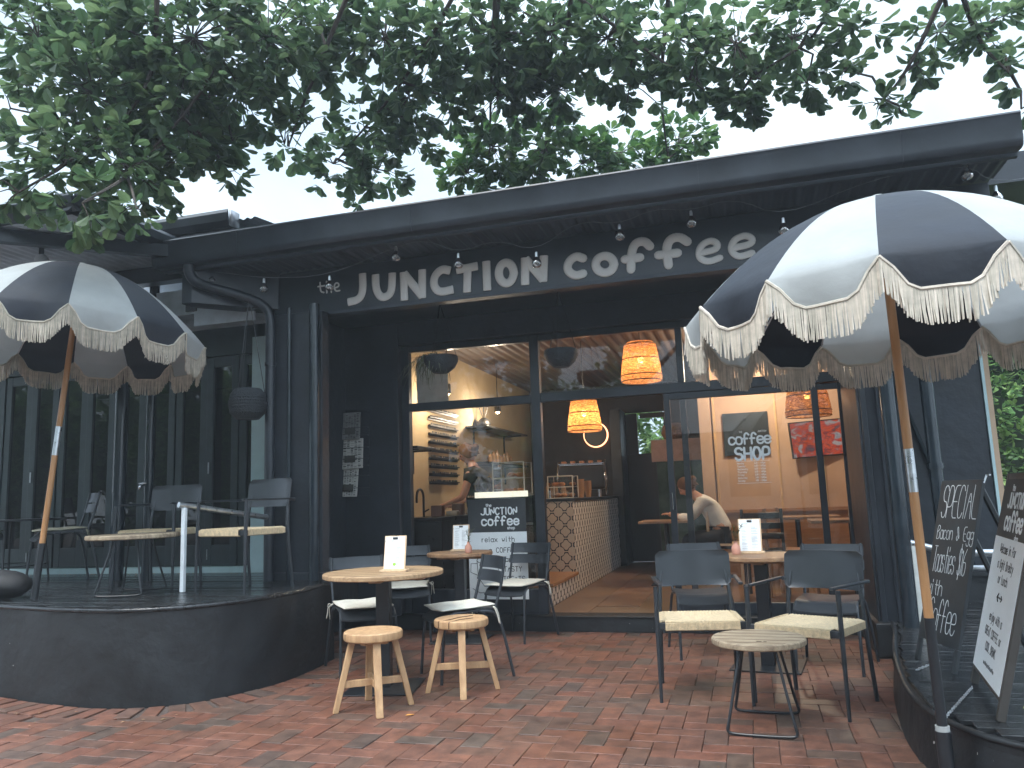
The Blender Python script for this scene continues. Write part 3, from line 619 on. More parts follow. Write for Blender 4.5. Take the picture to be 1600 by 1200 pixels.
# glazing: frames and panes
def frame_bar(x0, x1, z0, z1, y0=7.24, y1=7.32, name='frame'):
    m_ = MB(); m_.box(x0, x1, y0, y1, z0, z1); return C(m_, name, navysmooth, bevel=.004)
fr = MB()
for b in ((-3.30, -3.22, 0.13, 2.76), (-1.95, -1.86, 0.13, 2.76), (-0.56, -0.50, 2.19, 2.70), (0.84, .92, .13, 2.76)): fr.box(b[0], b[1], 7.24, 7.32, b[2], b[3])
for b in ((-3.22, -1.95, 2.10, 2.18), (-1.86, .84, 2.10, 2.19), (-3.22, -1.95, 2.70, 2.76), (-1.86, .84, 2.701, 2.76), (-3.22, -1.95, .13, .36)): fr.box(b[0], b[1], 7.243, 7.317, b[2], b[3])
C(fr, 'window_frame', navysmooth, bevel=.004)
for x0, x1, z0, z1 in ((-3.22, -1.95, .36, 2.10), (-3.22, -1.95, 2.18, 2.70), (-1.86, -.56, 2.19, 2.70), (-.5, .84, 2.19, 2.70)):
    m_ = MB(); m_.add([(x0, 7.28, z0), (x1, 7.28, z0), (x1, 7.28, z1), (x0, 7.28, z1)], [(0, 1, 2, 3)]); C(m_, 'window_pane', glass)
for x0, x1, yy in ((-0.70, 0.62, 7.262), (-0.56, 0.84, 7.30)):
    m_ = MB(); s_ = .055
    m_.box(x0, x0 + s_, yy - .016, yy + .016, .14, 2.098); m_.box(x1 - s_, x1, yy - .016, yy + .016, .14, 2.098)
    m_.box(x0 + s_, x1 - s_, yy - .015, yy + .015, .14, .24); m_.box(x0 + s_, x1 - s_, yy - .015, yy + .015, 2.04, 2.097)
    d_ = C(m_, 'sliding_door', navysmooth, bevel=.003)
    m_ = MB(); m_.add([(x0 + s_, yy, .24), (x1 - s_, yy, .24), (x1 - s_, yy, 2.04), (x0 + s_, yy, 2.04)], [(0, 1, 2, 3)])
    m_.v = [(x + 1.2, y - 7.27, z) for x, y, z in m_.v]; m_.build('pane', glass, d_)
    if yy < 7.27:
        m_ = MB(); m_.tube([(x0 + .03, yy - .04, 1.05), (x0 + .03, yy - .04, 1.2)], .008, 8); m_.v = [(x + 1.2, y - 7.27, z) for x, y, z in m_.v]; m_.build('handle', chrome, d_)
m_ = MB(); m_.box(-4.05, .92, 7.12, 7.159, 0.0, .13); m_.box(-3.3, .92, 7.1, 7.345, .1301, .138); C(m_, 'sill', render_black, bevel=.004)
m_ = MB(); m_.box(-2.05, -1.6, 6.02, 6.2, 2.80, 2.83); C(m_, 'exit_batten', grey_soffit) if False else None
# opening-hours decal on the sliding glass
dec = MB(); Mf = frame_on((0.03, 7.235, 0), (1, 0, 0), (0, 0, 1))
lettering(dec, 'coffee', Mf, .095, .0082, 0, 1.60, n=6, gap=.2, sx=.95); lettering(dec, 'SHOP', Mf, .105, .0105, .02, 1.462, n=6, gap=.4, sx=.95)
lettering(dec, 'THE', Mf, .014, .0016, -.075, 1.70, n=4); lettering(dec, 'JUNCTION', Mf, .014, .0016, .105, 1.70, n=4)
dec.box(-.105, .18, 7.2335, 7.2345, 1.448, 1.451); dec.box(-.105, .18, 7.2335, 7.2345, 1.256, 1.259)
for i, (d_, t_) in enumerate((('Monday', '6:30 - 4:00pm'), ('Tuesday', '6:30 - 4:00pm'), ('Wednesday', '6:30 - 4:00pm'), ('Thursday', '6:30 - 4:00pm'), ('Friday', '6:30 - 4:00pm'), ('Saturday', '7:00 - 2:00pm'), ('Sunday', '7:00 - 2:00pm'))):
    lettering(dec, d_, Mf, .014, .0017, -.125, 1.425 - i * .0255, align='l', n=4, sm=0); lettering(dec, t_, Mf, .014, .0017, .02, 1.425 - i * .0255, align='l', n=4, sm=0, sx=.75)
C(dec, 'window_lettering', white_mat)

# ================================================================== left wing with folding doors
wing = empty('side_building', (-6.5, 6.6, 0), 0, 'dark green folding glass door wing behind the raised deck', 'building')
def Wg(mb, name, m, parent=wing, **k):
    mb.v = [(x + 6.5, y - 6.6, z) for x, y, z in mb.v]; return mb.build(name, m, parent, **k)
m_ = MB(); m_.box(-9.5, -4.55, 6.58, 6.75, .55, .655); m_.box(-4.57, -4.32, 6.55, 6.75, .6, 2.86); Wg(m_, 'pale_kerb', pale_blue)
m_ = MB(); m_.box(-9.5, -4.2, 6.60, 6.8, 2.72, 3.0); Wg(m_, 'door_header', green_black)
m_ = MB(); m_.box(-9.5, -4.3, 6.64, 6.8, 3.0, 4.0); m_.box(-4.75, -4.12, 5.92, 5.95, 2.86, 3.05); m_.box(-5.2, -4.751, 5.93, 5.96, 2.98, 3.22); Wg(m_, 'grey_fascia', grey_soffit)
m_ = MB(); m_.box(-9.5, -4.12, 5.96, 6.60, 3.001, 3.03); Wg(m_, 'inner_soffit', grey_soffit)
x = -8.85; k = 0
while x < -4.7:
    m_ = MB(); z0, z1 = .66, 2.71; s_ = .078; xw = x + .365; yo = 6.63 + (.012 if k % 2 else 0)
    m_.box(x, x + s_, yo - .02, yo + .025, z0, z1); m_.box(xw - s_, xw, yo - .02, yo + .025, z0, z1)
    m_.box(x + s_, xw - s_, yo - .018, yo + .022, z0, z0 + .2); m_.box(x + s_, xw - s_, yo - .018, yo + .022, z1 - .1, z1)
    d_ = Wg(m_, 'folding_door', green_black, bevel=.004)
    m_ = MB(); m_.add([(x + s_, yo, z0 + .2), (xw - s_, yo, z0 + .2), (xw - s_, yo, z1 - .1), (x + s_, yo, z1 - .1)], [(0, 1, 2, 3)])
    Wg(m_, 'pane', dark_glass, d_)
    if k % 3 == 1:
        m_ = MB(); m_.tube([(x + .04, yo - .03, 1.55), (x + .04, yo - .03, 1.66)], .007, 6); m_.tube([(x + .04, yo - .03, .72), (x + .04, yo - .03, .82)], .006, 6); Wg(m_, 'bolt', steel, d_)
    x += .372; k += 1
m_ = MB(); m_.box(-16, -4.3, 9.5, 9.6, .5, 3.2); m_.box(-16, -4.3, 6.8, 9.499, .5, .58); m_.box(-16, -4.3, 6.81, 9.499, 2.9, 2.99); m_.box(-16.1, -16.001, 6.8, 9.6, .5, 3.2); m_.box(-16, -9.51, 6.7, 6.79, .5, 3.2); Wg(m_, 'room_shell', dark_int)
# verandah roof with a front corner, deep gutter and sheet soffit
m_ = MB(); m_.box(-9.5, -4.70, 4.48, 5.9, 3.46, 3.52); Wg(m_, 'verandah_roof', navysmooth)
m_ = corrugated(-9.5, -4.72, 4.5, 5.9, 3.45, 3.45, along='y', per=.09, amp=.006); Wg(m_, 'sheet_soffit', grey_soffit, smooth=True)
m_ = MB(); pr = [(0, 0), (-.05, .0), (-.1, .04), (-.115, .1), (-.1, .13), (-.09, .1), (-.08, .05), (-.04, .02), (0, .02)]
m_.prism([(4.48 + a, 3.42 + b) for a, b in pr], -9.5, -4.6, Mx)
m_.prism([(-4.70 - a, 3.42 + b) for a, b in pr], 4.4, 5.9, Matrix(((1, 0, 0, 0), (0, 0, 1, 0), (0, 1, 0, 0), (0, 0, 0, 1))))
Wg(m_, 'verandah_gutter', navysmooth)
m_ = MB(); m_.box(-1.6, .65, -.04, .04, -.06, .045, Matrix.Translation((-5.0, 4.98, 3.385)) @ Matrix.Rotation(math.radians(42), 4, 'Z')); m_.box(-9.5, -4.75, 5.78, 5.9, 3.28, 3.43); Wg(m_, 'verandah_beam', navysmooth)
m_ = MB(); m_.prism([(5.74 + a, 3.66 + b * 1.1) for a, b in pr], -6.0, -4.2, Mx); m_.box(-6, -4.2, 5.76, 5.80, 3.5, 3.7); Wg(m_, 'upper_gutter', navysmooth)
m_ = corrugated(-6.0, -4.0, 5.76, 9.5, 3.74, 4.15); m_.box(-4.2, -4.18, 5.66, 5.78, 3.66, 3.80); Wg(m_, 'upper_roof', zinc, smooth=True)
for x, y, r in ((-5.55, 5.95, .062), (-5.22, 5.95, .045)):
    m_ = MB(); m_.tube([(x, y, .58), (x, y, 3.4)], r, 16); Wg(m_, 'verandah_post', pipe_mat, smooth='auto')
m_ = MB(); m_.tube([(-5.22, 5.90, 1.44), (-5.22, 5.84, 1.44), (-5.22, 5.83, 1.40)], .012, 8); m_.tube([(-5.26, 5.87, 1.455), (-5.18, 5.87, 1.455)], .008, 8); Wg(m_, 'garden_tap', chrome, smooth=True)
m_ = MB(); m_.box(-4.83, -4.72, 5.9, 6.0, 3.0, 3.4); Wg(m_, 'bracket_post', navysmooth)
# floodlight lamp under the soffit
fl = empty('floodlight', (-5.55, 5.0, 3.34), 0, 'round pale floodlight under the left verandah soffit', 'lamp')
m_ = MB(); m_.tube([(0, 0, .11), (0, 0, .03)], .02, 10); m_.box(-.03, .03, -.03, .03, .09, .11); m_.build('bracket', navysmooth, fl)
m_ = MB(); m_.lathe([(.0, .03), (.03, .03), (.05, 0), (.06, -.035), (.055, -.05), (.0, -.052)], 20, M=Matrix.Rotation(math.radians(20), 4, 'X')); m_.build('lamp_head', mat('lamp_housing', (.45, .47, .5), .4), fl, smooth='auto')
# little handrail on the deck
hr = empty('deck_handrail', (-4.2, 5.85, .6), 0, 'galvanised handrail on a white post at the edge of the raised deck', 'handrail')
m_ = MB(); m_.box(-.016, .016, -.016, .016, 0, .62); m_.build('post', mat('white_metal_paint', (.72, .76, .78), .4), hr, loc=(.10, -.80, 0), bevel=.004)
m_ = MB(); m_.tube([(.08, -.84, .645), (.30, -.3, .55), (.36, -.12, .52)], .022, 12); m_.build('rail', steel, hr, smooth='auto')
hr2 = empty('platform_handrail', (1.05, 6.25, .245), 0, 'galvanised handrail behind the right umbrella pole, on a pale post', 'handrail')
m_ = MB(); m_.tube([(-.06, 0.02, .56), (.25, 0.02, .47), (2.2, 0.05, 0.42)], .025, 12); m_.tube([(.3, .1, .36), (2.2, .12, .30)], .018, 10); m_.build('rail', steel, hr2, smooth='auto')
m_ = MB(); m_.box(-.03, .03, -.02, .02, 0, .52); m_.build('post', mat('pale_metal_paint', (.55, .56, .53), .4), hr2, loc=(.04, .02, 0), bevel=.004)

# ================================================================== FURNITURE
def armchair(loc, rz, label, group=None):
    t = empty('armchair', loc, rz, label, 'armchair', group)
    for s in (-1, 1):
        m_ = MB(); m_.tube([(s * .265, -.235, 0), (s * .262, -.228, .45), (s * .26, -.222, .655)], [.010, .0135, .0135], 10); m_.build('leg', chairmetal, t, smooth='auto')
        m_ = MB(); m_.tube(smooth_pts([(s * .235, .25, 0), (s * .225, .20, .43), (s * .215, .215, .60), (s * .20, .245, .70)], 1), .0125, 10); m_.build('leg', chairmetal, t, smooth='auto')
        m_ = MB(); m_.box(-.012, .012, -.235, .215, .655, .670, Matrix.Translation((s * .245, 0, 0)) @ Matrix.Rotation(s * -.06, 4, 'Z') @ Matrix.Rotation(0, 4, 'X')); m_.build('armrest', chairmetal, t, bevel=.004)
    m_ = MB()
    m_.box(-.262, .262, -.235, -.205, .41, .445); m_.box(-.23, .23, .18, .205, .41, .44)
    for s in (-1, 1): m_.box(s * .225 - .012, s * .225 + .012, -.2, .18, .412, .442)
    m_.build('seat_frame', chairmetal, t, bevel=.003)
    # woven cord seat: saddle
    V = []; F = []; nx, ny = 40, 24
    for j in range(ny + 1):
        for i in range(nx + 1):
            x = -.20 + .40 * i / nx; y = -.248 + .44 * j / ny
            e = min(1, min(j, ny - j) / 3)
            tri = abs((abs(x) / .20)) ; tri2 = abs((y + .028) / .22)
            z = .452 - .014 * (1 - max(tri, tri2)) + (.0022 if i % 2 else -.0012) * (tri < tri2) + (.0022 if j % 2 else -.0012) * (tri >= tri2)
            V.append((x * (1 + .07 * (1 - j / ny)), y, z))
    for j in range(ny):
        for i in range(nx): a = j * (nx + 1) + i; F.append((a, a + 1, a + nx + 2, a + nx + 1))
    m_ = MB(); m_.add(V, F)
    # front and side wrap cords
    k = 0; x = -.213
    while x < .213:
        m_.tube([(x, -.225, .454), (x, -.2505, .446), (x, -.2505, .408), (x, -.23, .402)], .0042, 5); x += .0082
    for s in (-1, 1):
        y = -.19
        while y < .17: m_.tube([(s * .205, y, .455), (s * .2405, y, .446), (s * .2405, y, .409), (s * .21, y, .404)], .0045, 4); y += .0088
    m_.build('woven_seat', cord_mat, t, smooth='auto')
    # curved back plate
    V = []; F = []; nx, nz = 24, 10; w2, z0, z1, rr = .235, .605, .825, .03
    for sd in (0, 1):
        for j in range(nz + 1):
            for i in range(nx + 1):
                u = -1 + 2 * i / nx; v = j / nz
                # rounded rectangle outline
                zz = z0 + (z1 - z0) * v; dx = 0
                dzc = min(zz - z0, z1 - zz)
                if dzc < rr: dx = rr - math.sqrt(max(0, rr * rr - (rr - dzc) ** 2))
                x = u * (w2 - dx); y = .235 - .055 * (1 - u * u) * -1 + .05 * v * .6 - .03
                y = .205 + .05 * (1 - u * u) + .035 * v
                V.append((x, y + (.007 if sd else 0), zz))
    B_ = (nx + 1) * (nz + 1)
    for j in range(nz):
        for i in range(nx):
            a = j * (nx + 1) + i; F.append((a, a + 1, a + nx + 2, a + nx + 1)); F.append((B_ + a, B_ + a + nx + 1, B_ + a + nx + 2, B_ + a + 1))
    for i in range(nx): F.append((i, B_ + i, B_ + i + 1, i + 1)); a = nz * (nx + 1) + i; F.append((a, a + 1, B_ + a + 1, B_ + a))
    for j in range(nz): a = j * (nx + 1); F.append((a, a + nx + 1, B_ + a + nx + 1, B_ + a)); a += nx; F.append((a, B_ + a, B_ + a + nx + 1, a + nx + 1))
    m_ = MB(); m_.add(V, F); m_.build('backrest', chairmetal, t, smooth='auto')
    m_ = MB()
    for s in (-1, 1): m_.tube([(s * .24, .2, .66), (s * .243, .262, .655)], .012, 10)
    m_.build('bolt', chairmetal, t, smooth='auto')
    return t
armchair((-.36, 5.08, 0), math.radians(9), 'woven seat armchair left of the low round coffee table, facing out')
armchair((.27, 4.90, 0), math.radians(-27), 'woven seat armchair right of the low round coffee table, turned towards it')
armchair((-4.80, 5.62, .6), math.radians(8), 'woven seat armchair on the raised deck, behind the small deck table')
armchair((-3.68, 5.22, .6), math.radians(-14), 'woven seat armchair at the rounded edge of the raised deck, nearest the cafe wall')

def slat_chair(loc, rz, label, cush=cushion_mat):
    t = empty('bistro_chair', loc, rz, label, 'chair', 'slat back bistro chairs')
    for s in (-1, 1):
        m_ = MB(); m_.tube(smooth_pts([(s * .205, -.245, 0), (s * .20, -.225, .28), (s * .195, -.205, .41), (s * .19, -.15, .445), (s * .185, -.05, .445)], 2), .0105, 10); m_.build('leg', chairmetal, t, smooth='auto')
        m_ = MB(); m_.tube(smooth_pts([(s * .235, .27, 0), (s * .205, .20, .36), (s * .195, .15, .435), (s * .188, .05, .445)], 2), .0105, 10); m_.build('leg', chairmetal, t, smooth='auto')
        m_ = MB(); m_.tube([(s * .19, .16, .44), (s * .195, .215, .62), (s * .195, .25, .80)], .0105, 10); m_.build('back_post', chairmetal, t, smooth='auto')
    # pressed seat
    V = []; F = []; nx, ny = 14, 14
    for j in range(ny + 1):
        for i in range(nx + 1):
            u = -1 + 2 * i / nx; v = j / ny; x = .195 * u; y = -.235 + .42 * v
            z = .452 - .012 * (1 - u * u) - .055 * max(0, .22 - v) ** 1.2 / .16 + .01 * v
            V.append((x, y, z)); 
    n1 = len(V); V += [(a, b, c_ - .012) for a, b, c_ in V]
    for j in range(ny):
        for i in range(nx): a = j * (nx + 1) + i; F.append((a, a + 1, a + nx + 2, a + nx + 1)); F.append((n1 + a, n1 + a + nx + 1, n1 + a + nx + 2, n1 + a + 1))
    for i in range(nx): F.append((i, n1 + i, n1 + i + 1, i + 1)); a = ny * (nx + 1) + i; F.append((a, a + 1, n1 + a + 1, n1 + a))
    for j in range(ny): a = j * (nx + 1); F.append((a, a + nx + 1, n1 + a + nx + 1, n1 + a)); a += nx; F.append((a, n1 + a, n1 + a + nx + 1, a + nx + 1))
    m_ = MB(); m_.add(V, F); m_.build('seat', chairmetal, t, smooth='auto')
    for z0, z1 in ((.615, .695), (.707, .795)):
        V = []; F = []; nx = 16
        for sd in (0, .004):
            for zz in (z0, (z0 + z1) / 2, z1):
                for i in range(nx + 1):
                    u = -1 + 2 * i / nx; rc = .008 * (abs(u) > .97)
                    V.append((u * .212, .205 + (zz - .62) * .25 + .038 * (1 - u * u) + sd - (.003 if zz != (z0 + z1) / 2 else 0), zz + (rc if zz == z0 else (-rc if zz == z1 else 0))))
        R_ = nx + 1; B_ = 3 * R_
        for j in range(2):
            for i in range(nx): a = j * R_ + i; F.append((a, a + 1, a + R_ + 1, a + R_)); F.append((B_ + a, B_ + a + R_, B_ + a + R_ + 1, B_ + a + 1))
        for i in range(nx): F.append((i, B_ + i, B_ + i + 1, i + 1)); a = 2 * R_ + i; F.append((a, a + 1, B_ + a + 1, B_ + a))
        for j in range(2): a = j * R_; F.append((a, a + R_, B_ + a + R_, B_ + a)); a += nx; F.append((a, B_ + a, B_ + a + R_, a + R_))
        m_ = MB(); m_.add(V, F); m_.build('back_slat', chairmetal, t, smooth='auto')
    if cush:
        V = []; F = []; nx, ny = 18, 18; rnd = random.Random(sum(map(ord, label)))
        ph = [rnd.uniform(0, 6) for _ in range(4)]
        for sd in (1, 0):
            for j in range(ny + 1):
                for i in range(nx + 1):
                    u = -1 + 2 * i / nx; v = -1 + 2 * j / ny
                    sq = (1 - abs(u) ** 5) * (1 - abs(v) ** 5)
                    x = .188 * u * (1 + .05 * math.sin(2 * v + ph[0])); y = -.03 + .20 * v * (1 + .05 * math.sin(3 * u + ph[1]))
                    puff = .014 * sq * (1 + .3 * math.sin(5 * u + ph[2]) * math.sin(4 * v + ph[3]))
                    z = .462 + .006 * v + (.012 + puff if sd else .004 - puff * .2) + .006 * abs(u * v)
                    V.append((x, y, z))
        B_ = (nx + 1) * (ny + 1)
        for j in range(ny):
            for i in range(nx): a = j * (nx + 1) + i; F.append((a, a + 1, a + nx + 2, a + nx + 1)); F.append((B_ + a, B_ + a + nx + 1, B_ + a + nx + 2, B_ + a + 1))
        for i in range(nx): F.append((i, B_ + i, B_ + i + 1, i + 1)); a = ny * (nx + 1) + i; F.append((a, a + 1, B_ + a + 1, B_ + a))
        for j in range(ny): a = j * (nx + 1); F.append((a, a + nx + 1, B_ + a + nx + 1, B_ + a)); a += nx; F.append((a, B_ + a, B_ + a + nx + 1, a + nx + 1))
        m_ = MB(); m_.add(V, F); cu = m_.build('cushion', cush, t, smooth=True)
        m_ = MB()
        for s in (-1, 1):
            bx = s * .2
            m_.tube(smooth_pts([(s * .185, .15, .468), (bx + s * .015, .16, .46), (bx + s * .02, .175, .42), (bx + s * .012, .19, .35)], 1), .004, 5)
            m_.tube(smooth_pts([(s * .185, .15, .468), (bx + s * .03, .15, .45), (bx + s * .035, .165, .40), (bx + s * .04, .17, .36)], 1), .004, 5)
            m_.tube(smooth_pts([(bx, .16, .455), (bx + s * .03, .14, .475), (bx + s * .035, .16, .44), (bx, .165, .45)], 1), .0035, 5)
        m_.build('cushion_tie', cush, cu, smooth=True)
    return t
slat_chair((-2.82, 5.44, 0), math.radians(38), 'slat back chair with cream cushion against the dark wall, behind the front left table')
slat_chair((-3.02, 6.68, 0), math.radians(22), 'slat back chair left of the table beside the window poster, mostly hidden')
slat_chair((-2.02, 6.80, 0), math.radians(-16), 'slat back chair with cream cushion in front of the window poster, by the doorway')
slat_chair((-2.0, 5.36, 0), math.radians(-48), 'slat back chair with tied cream cushion, turned sideways behind the cracked stool')
slat_chair((-.42, 6.28, 0), math.radians(12), 'slat back chair left of the right hand tall table, by the glass door', None)
slat_chair((.46, 5.90, 0), math.radians(-14), 'slat back chair right of the right hand tall table, by the pier', None)
slat_chair((-6.02, 5.80, .6), math.radians(-34), 'slat back chair with olive cushion on the raised deck, behind the left umbrella pole', olive_cushion)
slat_chair((-7.25, 5.95, .6), math.radians(60), 'slat back chair at the far left edge of the deck, beside the black table', olive_cushion)

def plank_top(mb, r, z0, z1, n=48, rag=.002):
    prof = [(0.0, z0), (r * .97, z0), (r, z0 + .006), (r + .001, (z0 + z1) / 2), (r, z1 - .006), (r - .006, z1)]
    o = len(mb.v); mb.lathe(prof, n); V = mb.v
    mb.lathe([(r - .006, z1), (r * .6, z1 + .0003), (0.0, z1 + .0006)], n)
def round_table(loc, r, rz, label, wm, h=.75):
    t = empty('pedestal_table', loc, rz, label, 'table')
    m_ = MB(); plank_top(m_, r, h - .034, h); tp = m_.build('table_top', wm, t, smooth='auto')
    m_ = MB()   # plank joints: thin dark inlays
    k = -3
    while k <= 3:
        y = k * r / 3.4; hw = math.sqrt(max(0, (r - .012) ** 2 - y * y)); m_.box(-hw, hw, y - .0018, y + .0018, h + .0002, h + .0012); k += 1
    m_.build('plank_joint', mat('joint_dark', (.09, .055, .03), .8), tp)
    m_ = MB(); m_.box(-r * .7, r * .7, -.04, .04, h - .06, h - .035); m_.box(-.04, .04, -r * .6, r * .6, h - .058, h - .0345); m_.build('cross_batten', wm, t, bevel=.004)
    m_ = MB(); m_.box(-.045, .045, -.045, .045, .008, h - .06); m_.build('column', blackmetal, t, bevel=.006)
    m_ = MB(); m_.box(-.23, .23, -.23, .23, 0, .010); m_.build('base_plate', blackmetal, t, bevel=.003)
    return t
round_table((-2.40, 4.93, 0), .40, math.radians(12), 'largest round wooden table, behind the two stools', wood_top)
round_table((-2.50, 6.66, 0), .29, math.radians(5), 'small brown round table in front of the cafe window, with a menu and pink vase', wood_top2)
round_table((.03, 5.88, 0), .29, math.radians(-8), 'small brown round table by the sliding door, holding a menu and vase', wood_top2)

def low_table(loc, r, rz, label, h=.44):
    t = empty('coffee_table', loc, rz, label, 'coffee table')
    m_ = MB(); plank_top(m_, r, h - .034, h); tp = m_.build('table_top', wood_grey, t, smooth='auto')
    m_ = MB()
    for k in range(-2, 3):
        y = k * r / 2.7; hw = math.sqrt(max(0, (r - .012) ** 2 - y * y)); m_.box(-hw, hw, y - .0018, y + .0018, h + .0002, h + .0012)
    m_.box(.0, .025, -r * .62, -r * .55, h + .0003, h + .0016); m_.box(.035, .05, -r * .64, -r * .56, h + .0003, h + .0016)
    m_.build('plank_joint', mat('joint_dark', (.09, .055, .03), .8), tp)
    for s in (-1, 1):
        y1, y0 = s * .12, s * .22
        P = [(-.085, y1, h - .036), (-.155, y0 * .98, .06), (-.168, y0, .018), (-.13, y0, .008), (.13, y0, .008), (.168, y0, .018), (.155, y0 * .98, .06), (.085, y1, h - .036)]
        m_ = MB(); m_.tube(smooth_pts(P, 2), .0075, 10); m_.build('hairpin_leg', blackmetal, t, smooth='auto')
    m_ = MB(); m_.box(-.1, .1, -.15, .15, h - .041, h - .035); m_.build('mounting_plate', blackmetal, t)
    return t
low_table((-.02, 4.44, 0), .238, math.radians(-4), 'low round coffee table with weathered grey top between the two front armchairs')
low_table((-4.47, 4.95, .6), .325, math.radians(18), 'low round wooden table on wire legs standing on the raised deck')
# black round table at the far left of the deck
t = empty('round_table', (-6.9, 6.0, .6), 0, 'black round table at the left edge of the deck by the folding doors', 'table')
m_ = MB(); m_.lathe([(0, .555), (.5, .555), (.505, .565), (.5, .575), (0, .575)], 48); m_.build('table_top', blackmetal, t, smooth='auto')
for k in range(4):
    a = PI / 4 + k * PI / 2; m_ = MB(); m_.tube([(math.cos(a) * .36, math.sin(a) * .36, 0), (math.cos(a) * .3, math.sin(a) * .3, .555)], .011, 8); m_.build('leg', blackmetal, t, smooth='auto')
m_ = MB(); m_.tube([(.34 * math.cos(a), .34 * math.sin(a), .14) for a in [i * PI / 12 for i in range(24)]], .006, 6, closed=True); m_.build('stretcher', blackmetal, t, smooth='auto')

def stool(loc, rz, label, crack):
    t = empty('wooden_stool', loc, rz, label, 'stool')
    r, h = .176, .45
    m_ = MB(); n = 48; prof = [(0, h - .052), (r * .93, h - .052), (r * .985, h - .044), (r, h - .025), (r * .985, h - .006), (r * .95, h), (r * .5, h - .003), (0, h - .004)]
    m_.lathe(prof, n); m_.v = [(x * (1 + .008 * math.sin(3 * math.atan2(y, x) + h)), y * (1 + .01 * math.cos(2 * math.atan2(y, x))), z) for x, y, z in m_.v]
    st = m_.build('seat', wood_stool, t, smooth='auto')
    m_ = MB(); dk = mat('crack_dark', (.05, .028, .015), .9)
    if crack:
        m_.tube([(-.03, -.172, h - .004), (-.02, -.08, h - .0005), (-.035, .02, h - .001), (-.01, .12, h)], .0025, 5)
        m_.tube([(-.03, -.1755, h - .004), (-.03, -.1765, h - .04)], .002, 5); m_.tube([(.055, -.167, h - .004), (.055, -.169, h - .045)], .002, 5)
        m_.tube([(.055, -.165, h - .003), (.04, -.06, h - .0005), (.07, .04, h)], .002, 5)
    else: m_.tube([(-.09, -.15, h - .006), (-.09, -.153, h - .04)], .0018, 5)
    m_.build('crack', dk, st)
    for sx, sy in ((-1, -1), (1, -1), (1, 1), (-1, 1)):
        m_ = MB(); top = Vector((sx * .088, sy * .088, h - .05)); bot = Vector((sx * .158, sy * .158, 0)); wt = .022
        a = math.atan2(sy, sx); u = Vector((math.cos(a), math.sin(a), 0)); v = Vector((-u.y, u.x, 0))
        V = []
        for p, w_ in ((bot, wt * .92), (top, wt * 1.05)):
            for k, q in ((-1, -1), (1, -1), (1, 1), (-1, 1)): V.append(p + u * k * w_ * .8 + v * q * w_)
        m_.add(V, [(0, 3, 2, 1), (4, 5, 6, 7), (0, 1, 5, 4), (1, 2, 6, 5), (2, 3, 7, 6), (3, 0, 4, 7)]); m_.build('leg', wood_stool, t, bevel=.004)
    for a in (PI / 4, 3 * PI / 4):
        m_ = MB(); Mz = Matrix.Rotation(a, 4, 'Z'); dz = 0 if a < 1 else .0012
        m_.box(-.178, .178, -.013, .013, .135 + dz, .175 + dz, Mz); m_.build('stretcher', wood_stool, t, bevel=.003)
    m_ = MB(); m_.box(-.1, .1, -.018, .018, h - .075, h - .051); m_.box(-.018, .018, -.1, .1, h - .0745, h - .0505); m_.build('seat_batten', wood_stool, t, bevel=.002)
    return t
stool((-2.23, 4.43, 0), math.radians(-10), 'smooth topped teak stool, left one of the pair, in front of the large table', False)
stool((-1.85, 4.92, 0), math.radians(-24), 'teak stool with a cracked seat, right one of the pair, beside the turned chair', True)

# ---------------------------------------------------------------- menus and vases
def menu_board(loc, rz, label, style=0, s=1.0):
    t = empty('menu_board', loc, rz, label, 'menu')
    Mt = Matrix.Rotation(math.radians(-12), 4, 'X')
    m_ = MB(); m_.box(-.075 * s, .075 * s, 0, .006, .012, .235 * s, Mt); m_.build('backing_board', wood_pale, t, bevel=.001)
    m_ = MB(); m_.box(-.09 * s, .09 * s, -.03, .045, 0, .014); m_.box(-.05 * s, .05 * s, .045, .09, 0, .008); m_.build('foot', wood_pale, t, bevel=.002)
    m_ = MB(); m_.box(-.068 * s, .066 * s, -.0035, -.002, .018, .228 * s, Mt); sh = m_.build('menu_sheet', white_mat, t)
    m_ = MB(); rnd = random.Random(style + 5); Mf = Mt @ Matrix.Translation((0, -.0042, 0)) @ Matrix.Rotation(PI / 2, 4, 'X')
    lettering(m_, 'the junction', Mf, .008 * s, .0007, -.045 * s, .197 * s, n=4, sm=0)
    for colx in (-.055, .008):
        y = .182 * s
        while y > .03:
            w_ = rnd.uniform(.02, .046) * s; hh = rnd.choice((.0008, .0012)); 
            m_.box(colx * s, colx * s + w_, -.0042, -.0037, y, y + hh * 1.3, Mt); y -= rnd.choice((.005, .006, .010)) * s
    m_.build('print', mat('grey_print', (.16, .17, .18), .6), sh)
    if style == 0:
        m_ = MB(); m_.ball((0, 0, 0), .011, 12, 6, (1, .06, 1)); m_.v = [tuple(Mt @ Vector((x - .0, y - .0045, z + .047))) for x, y, z in m_.v]; m_.build('green_stamp', mat('green_print', (.25, .5, .06), .6), sh)
    m_ = MB(); z = .228 * s
    m_.box(-.017, .017, -.008, .009, z - .018, z - .004, Mt)
    for sx in (-.011, .011): m_.tube([Mt @ Vector((sx - .005, 0, z - .004)), Mt @ Vector((sx - .005, 0, z + .026)), Mt @ Vector((sx + .005, 0, z + .026)), Mt @ Vector((sx + .005, 0, z - .004))], .0011, 5)
    m_.build('bulldog_clip', blackmetal, t)
    return t
menu_board((-2.29, 4.86, .752), math.radians(6), 'clipboard menu with green stamp standing on the largest front left table', 0, 1.0)
menu_board((-2.52, 6.74, .752), math.radians(10), 'clipboard menu on the brown table in front of the window poster', 1, 1.0)
menu_board((-.03, 5.96, .752), math.radians(-4), 'clipboard menu on the right hand brown table by the sliding door', 2, 1.05)
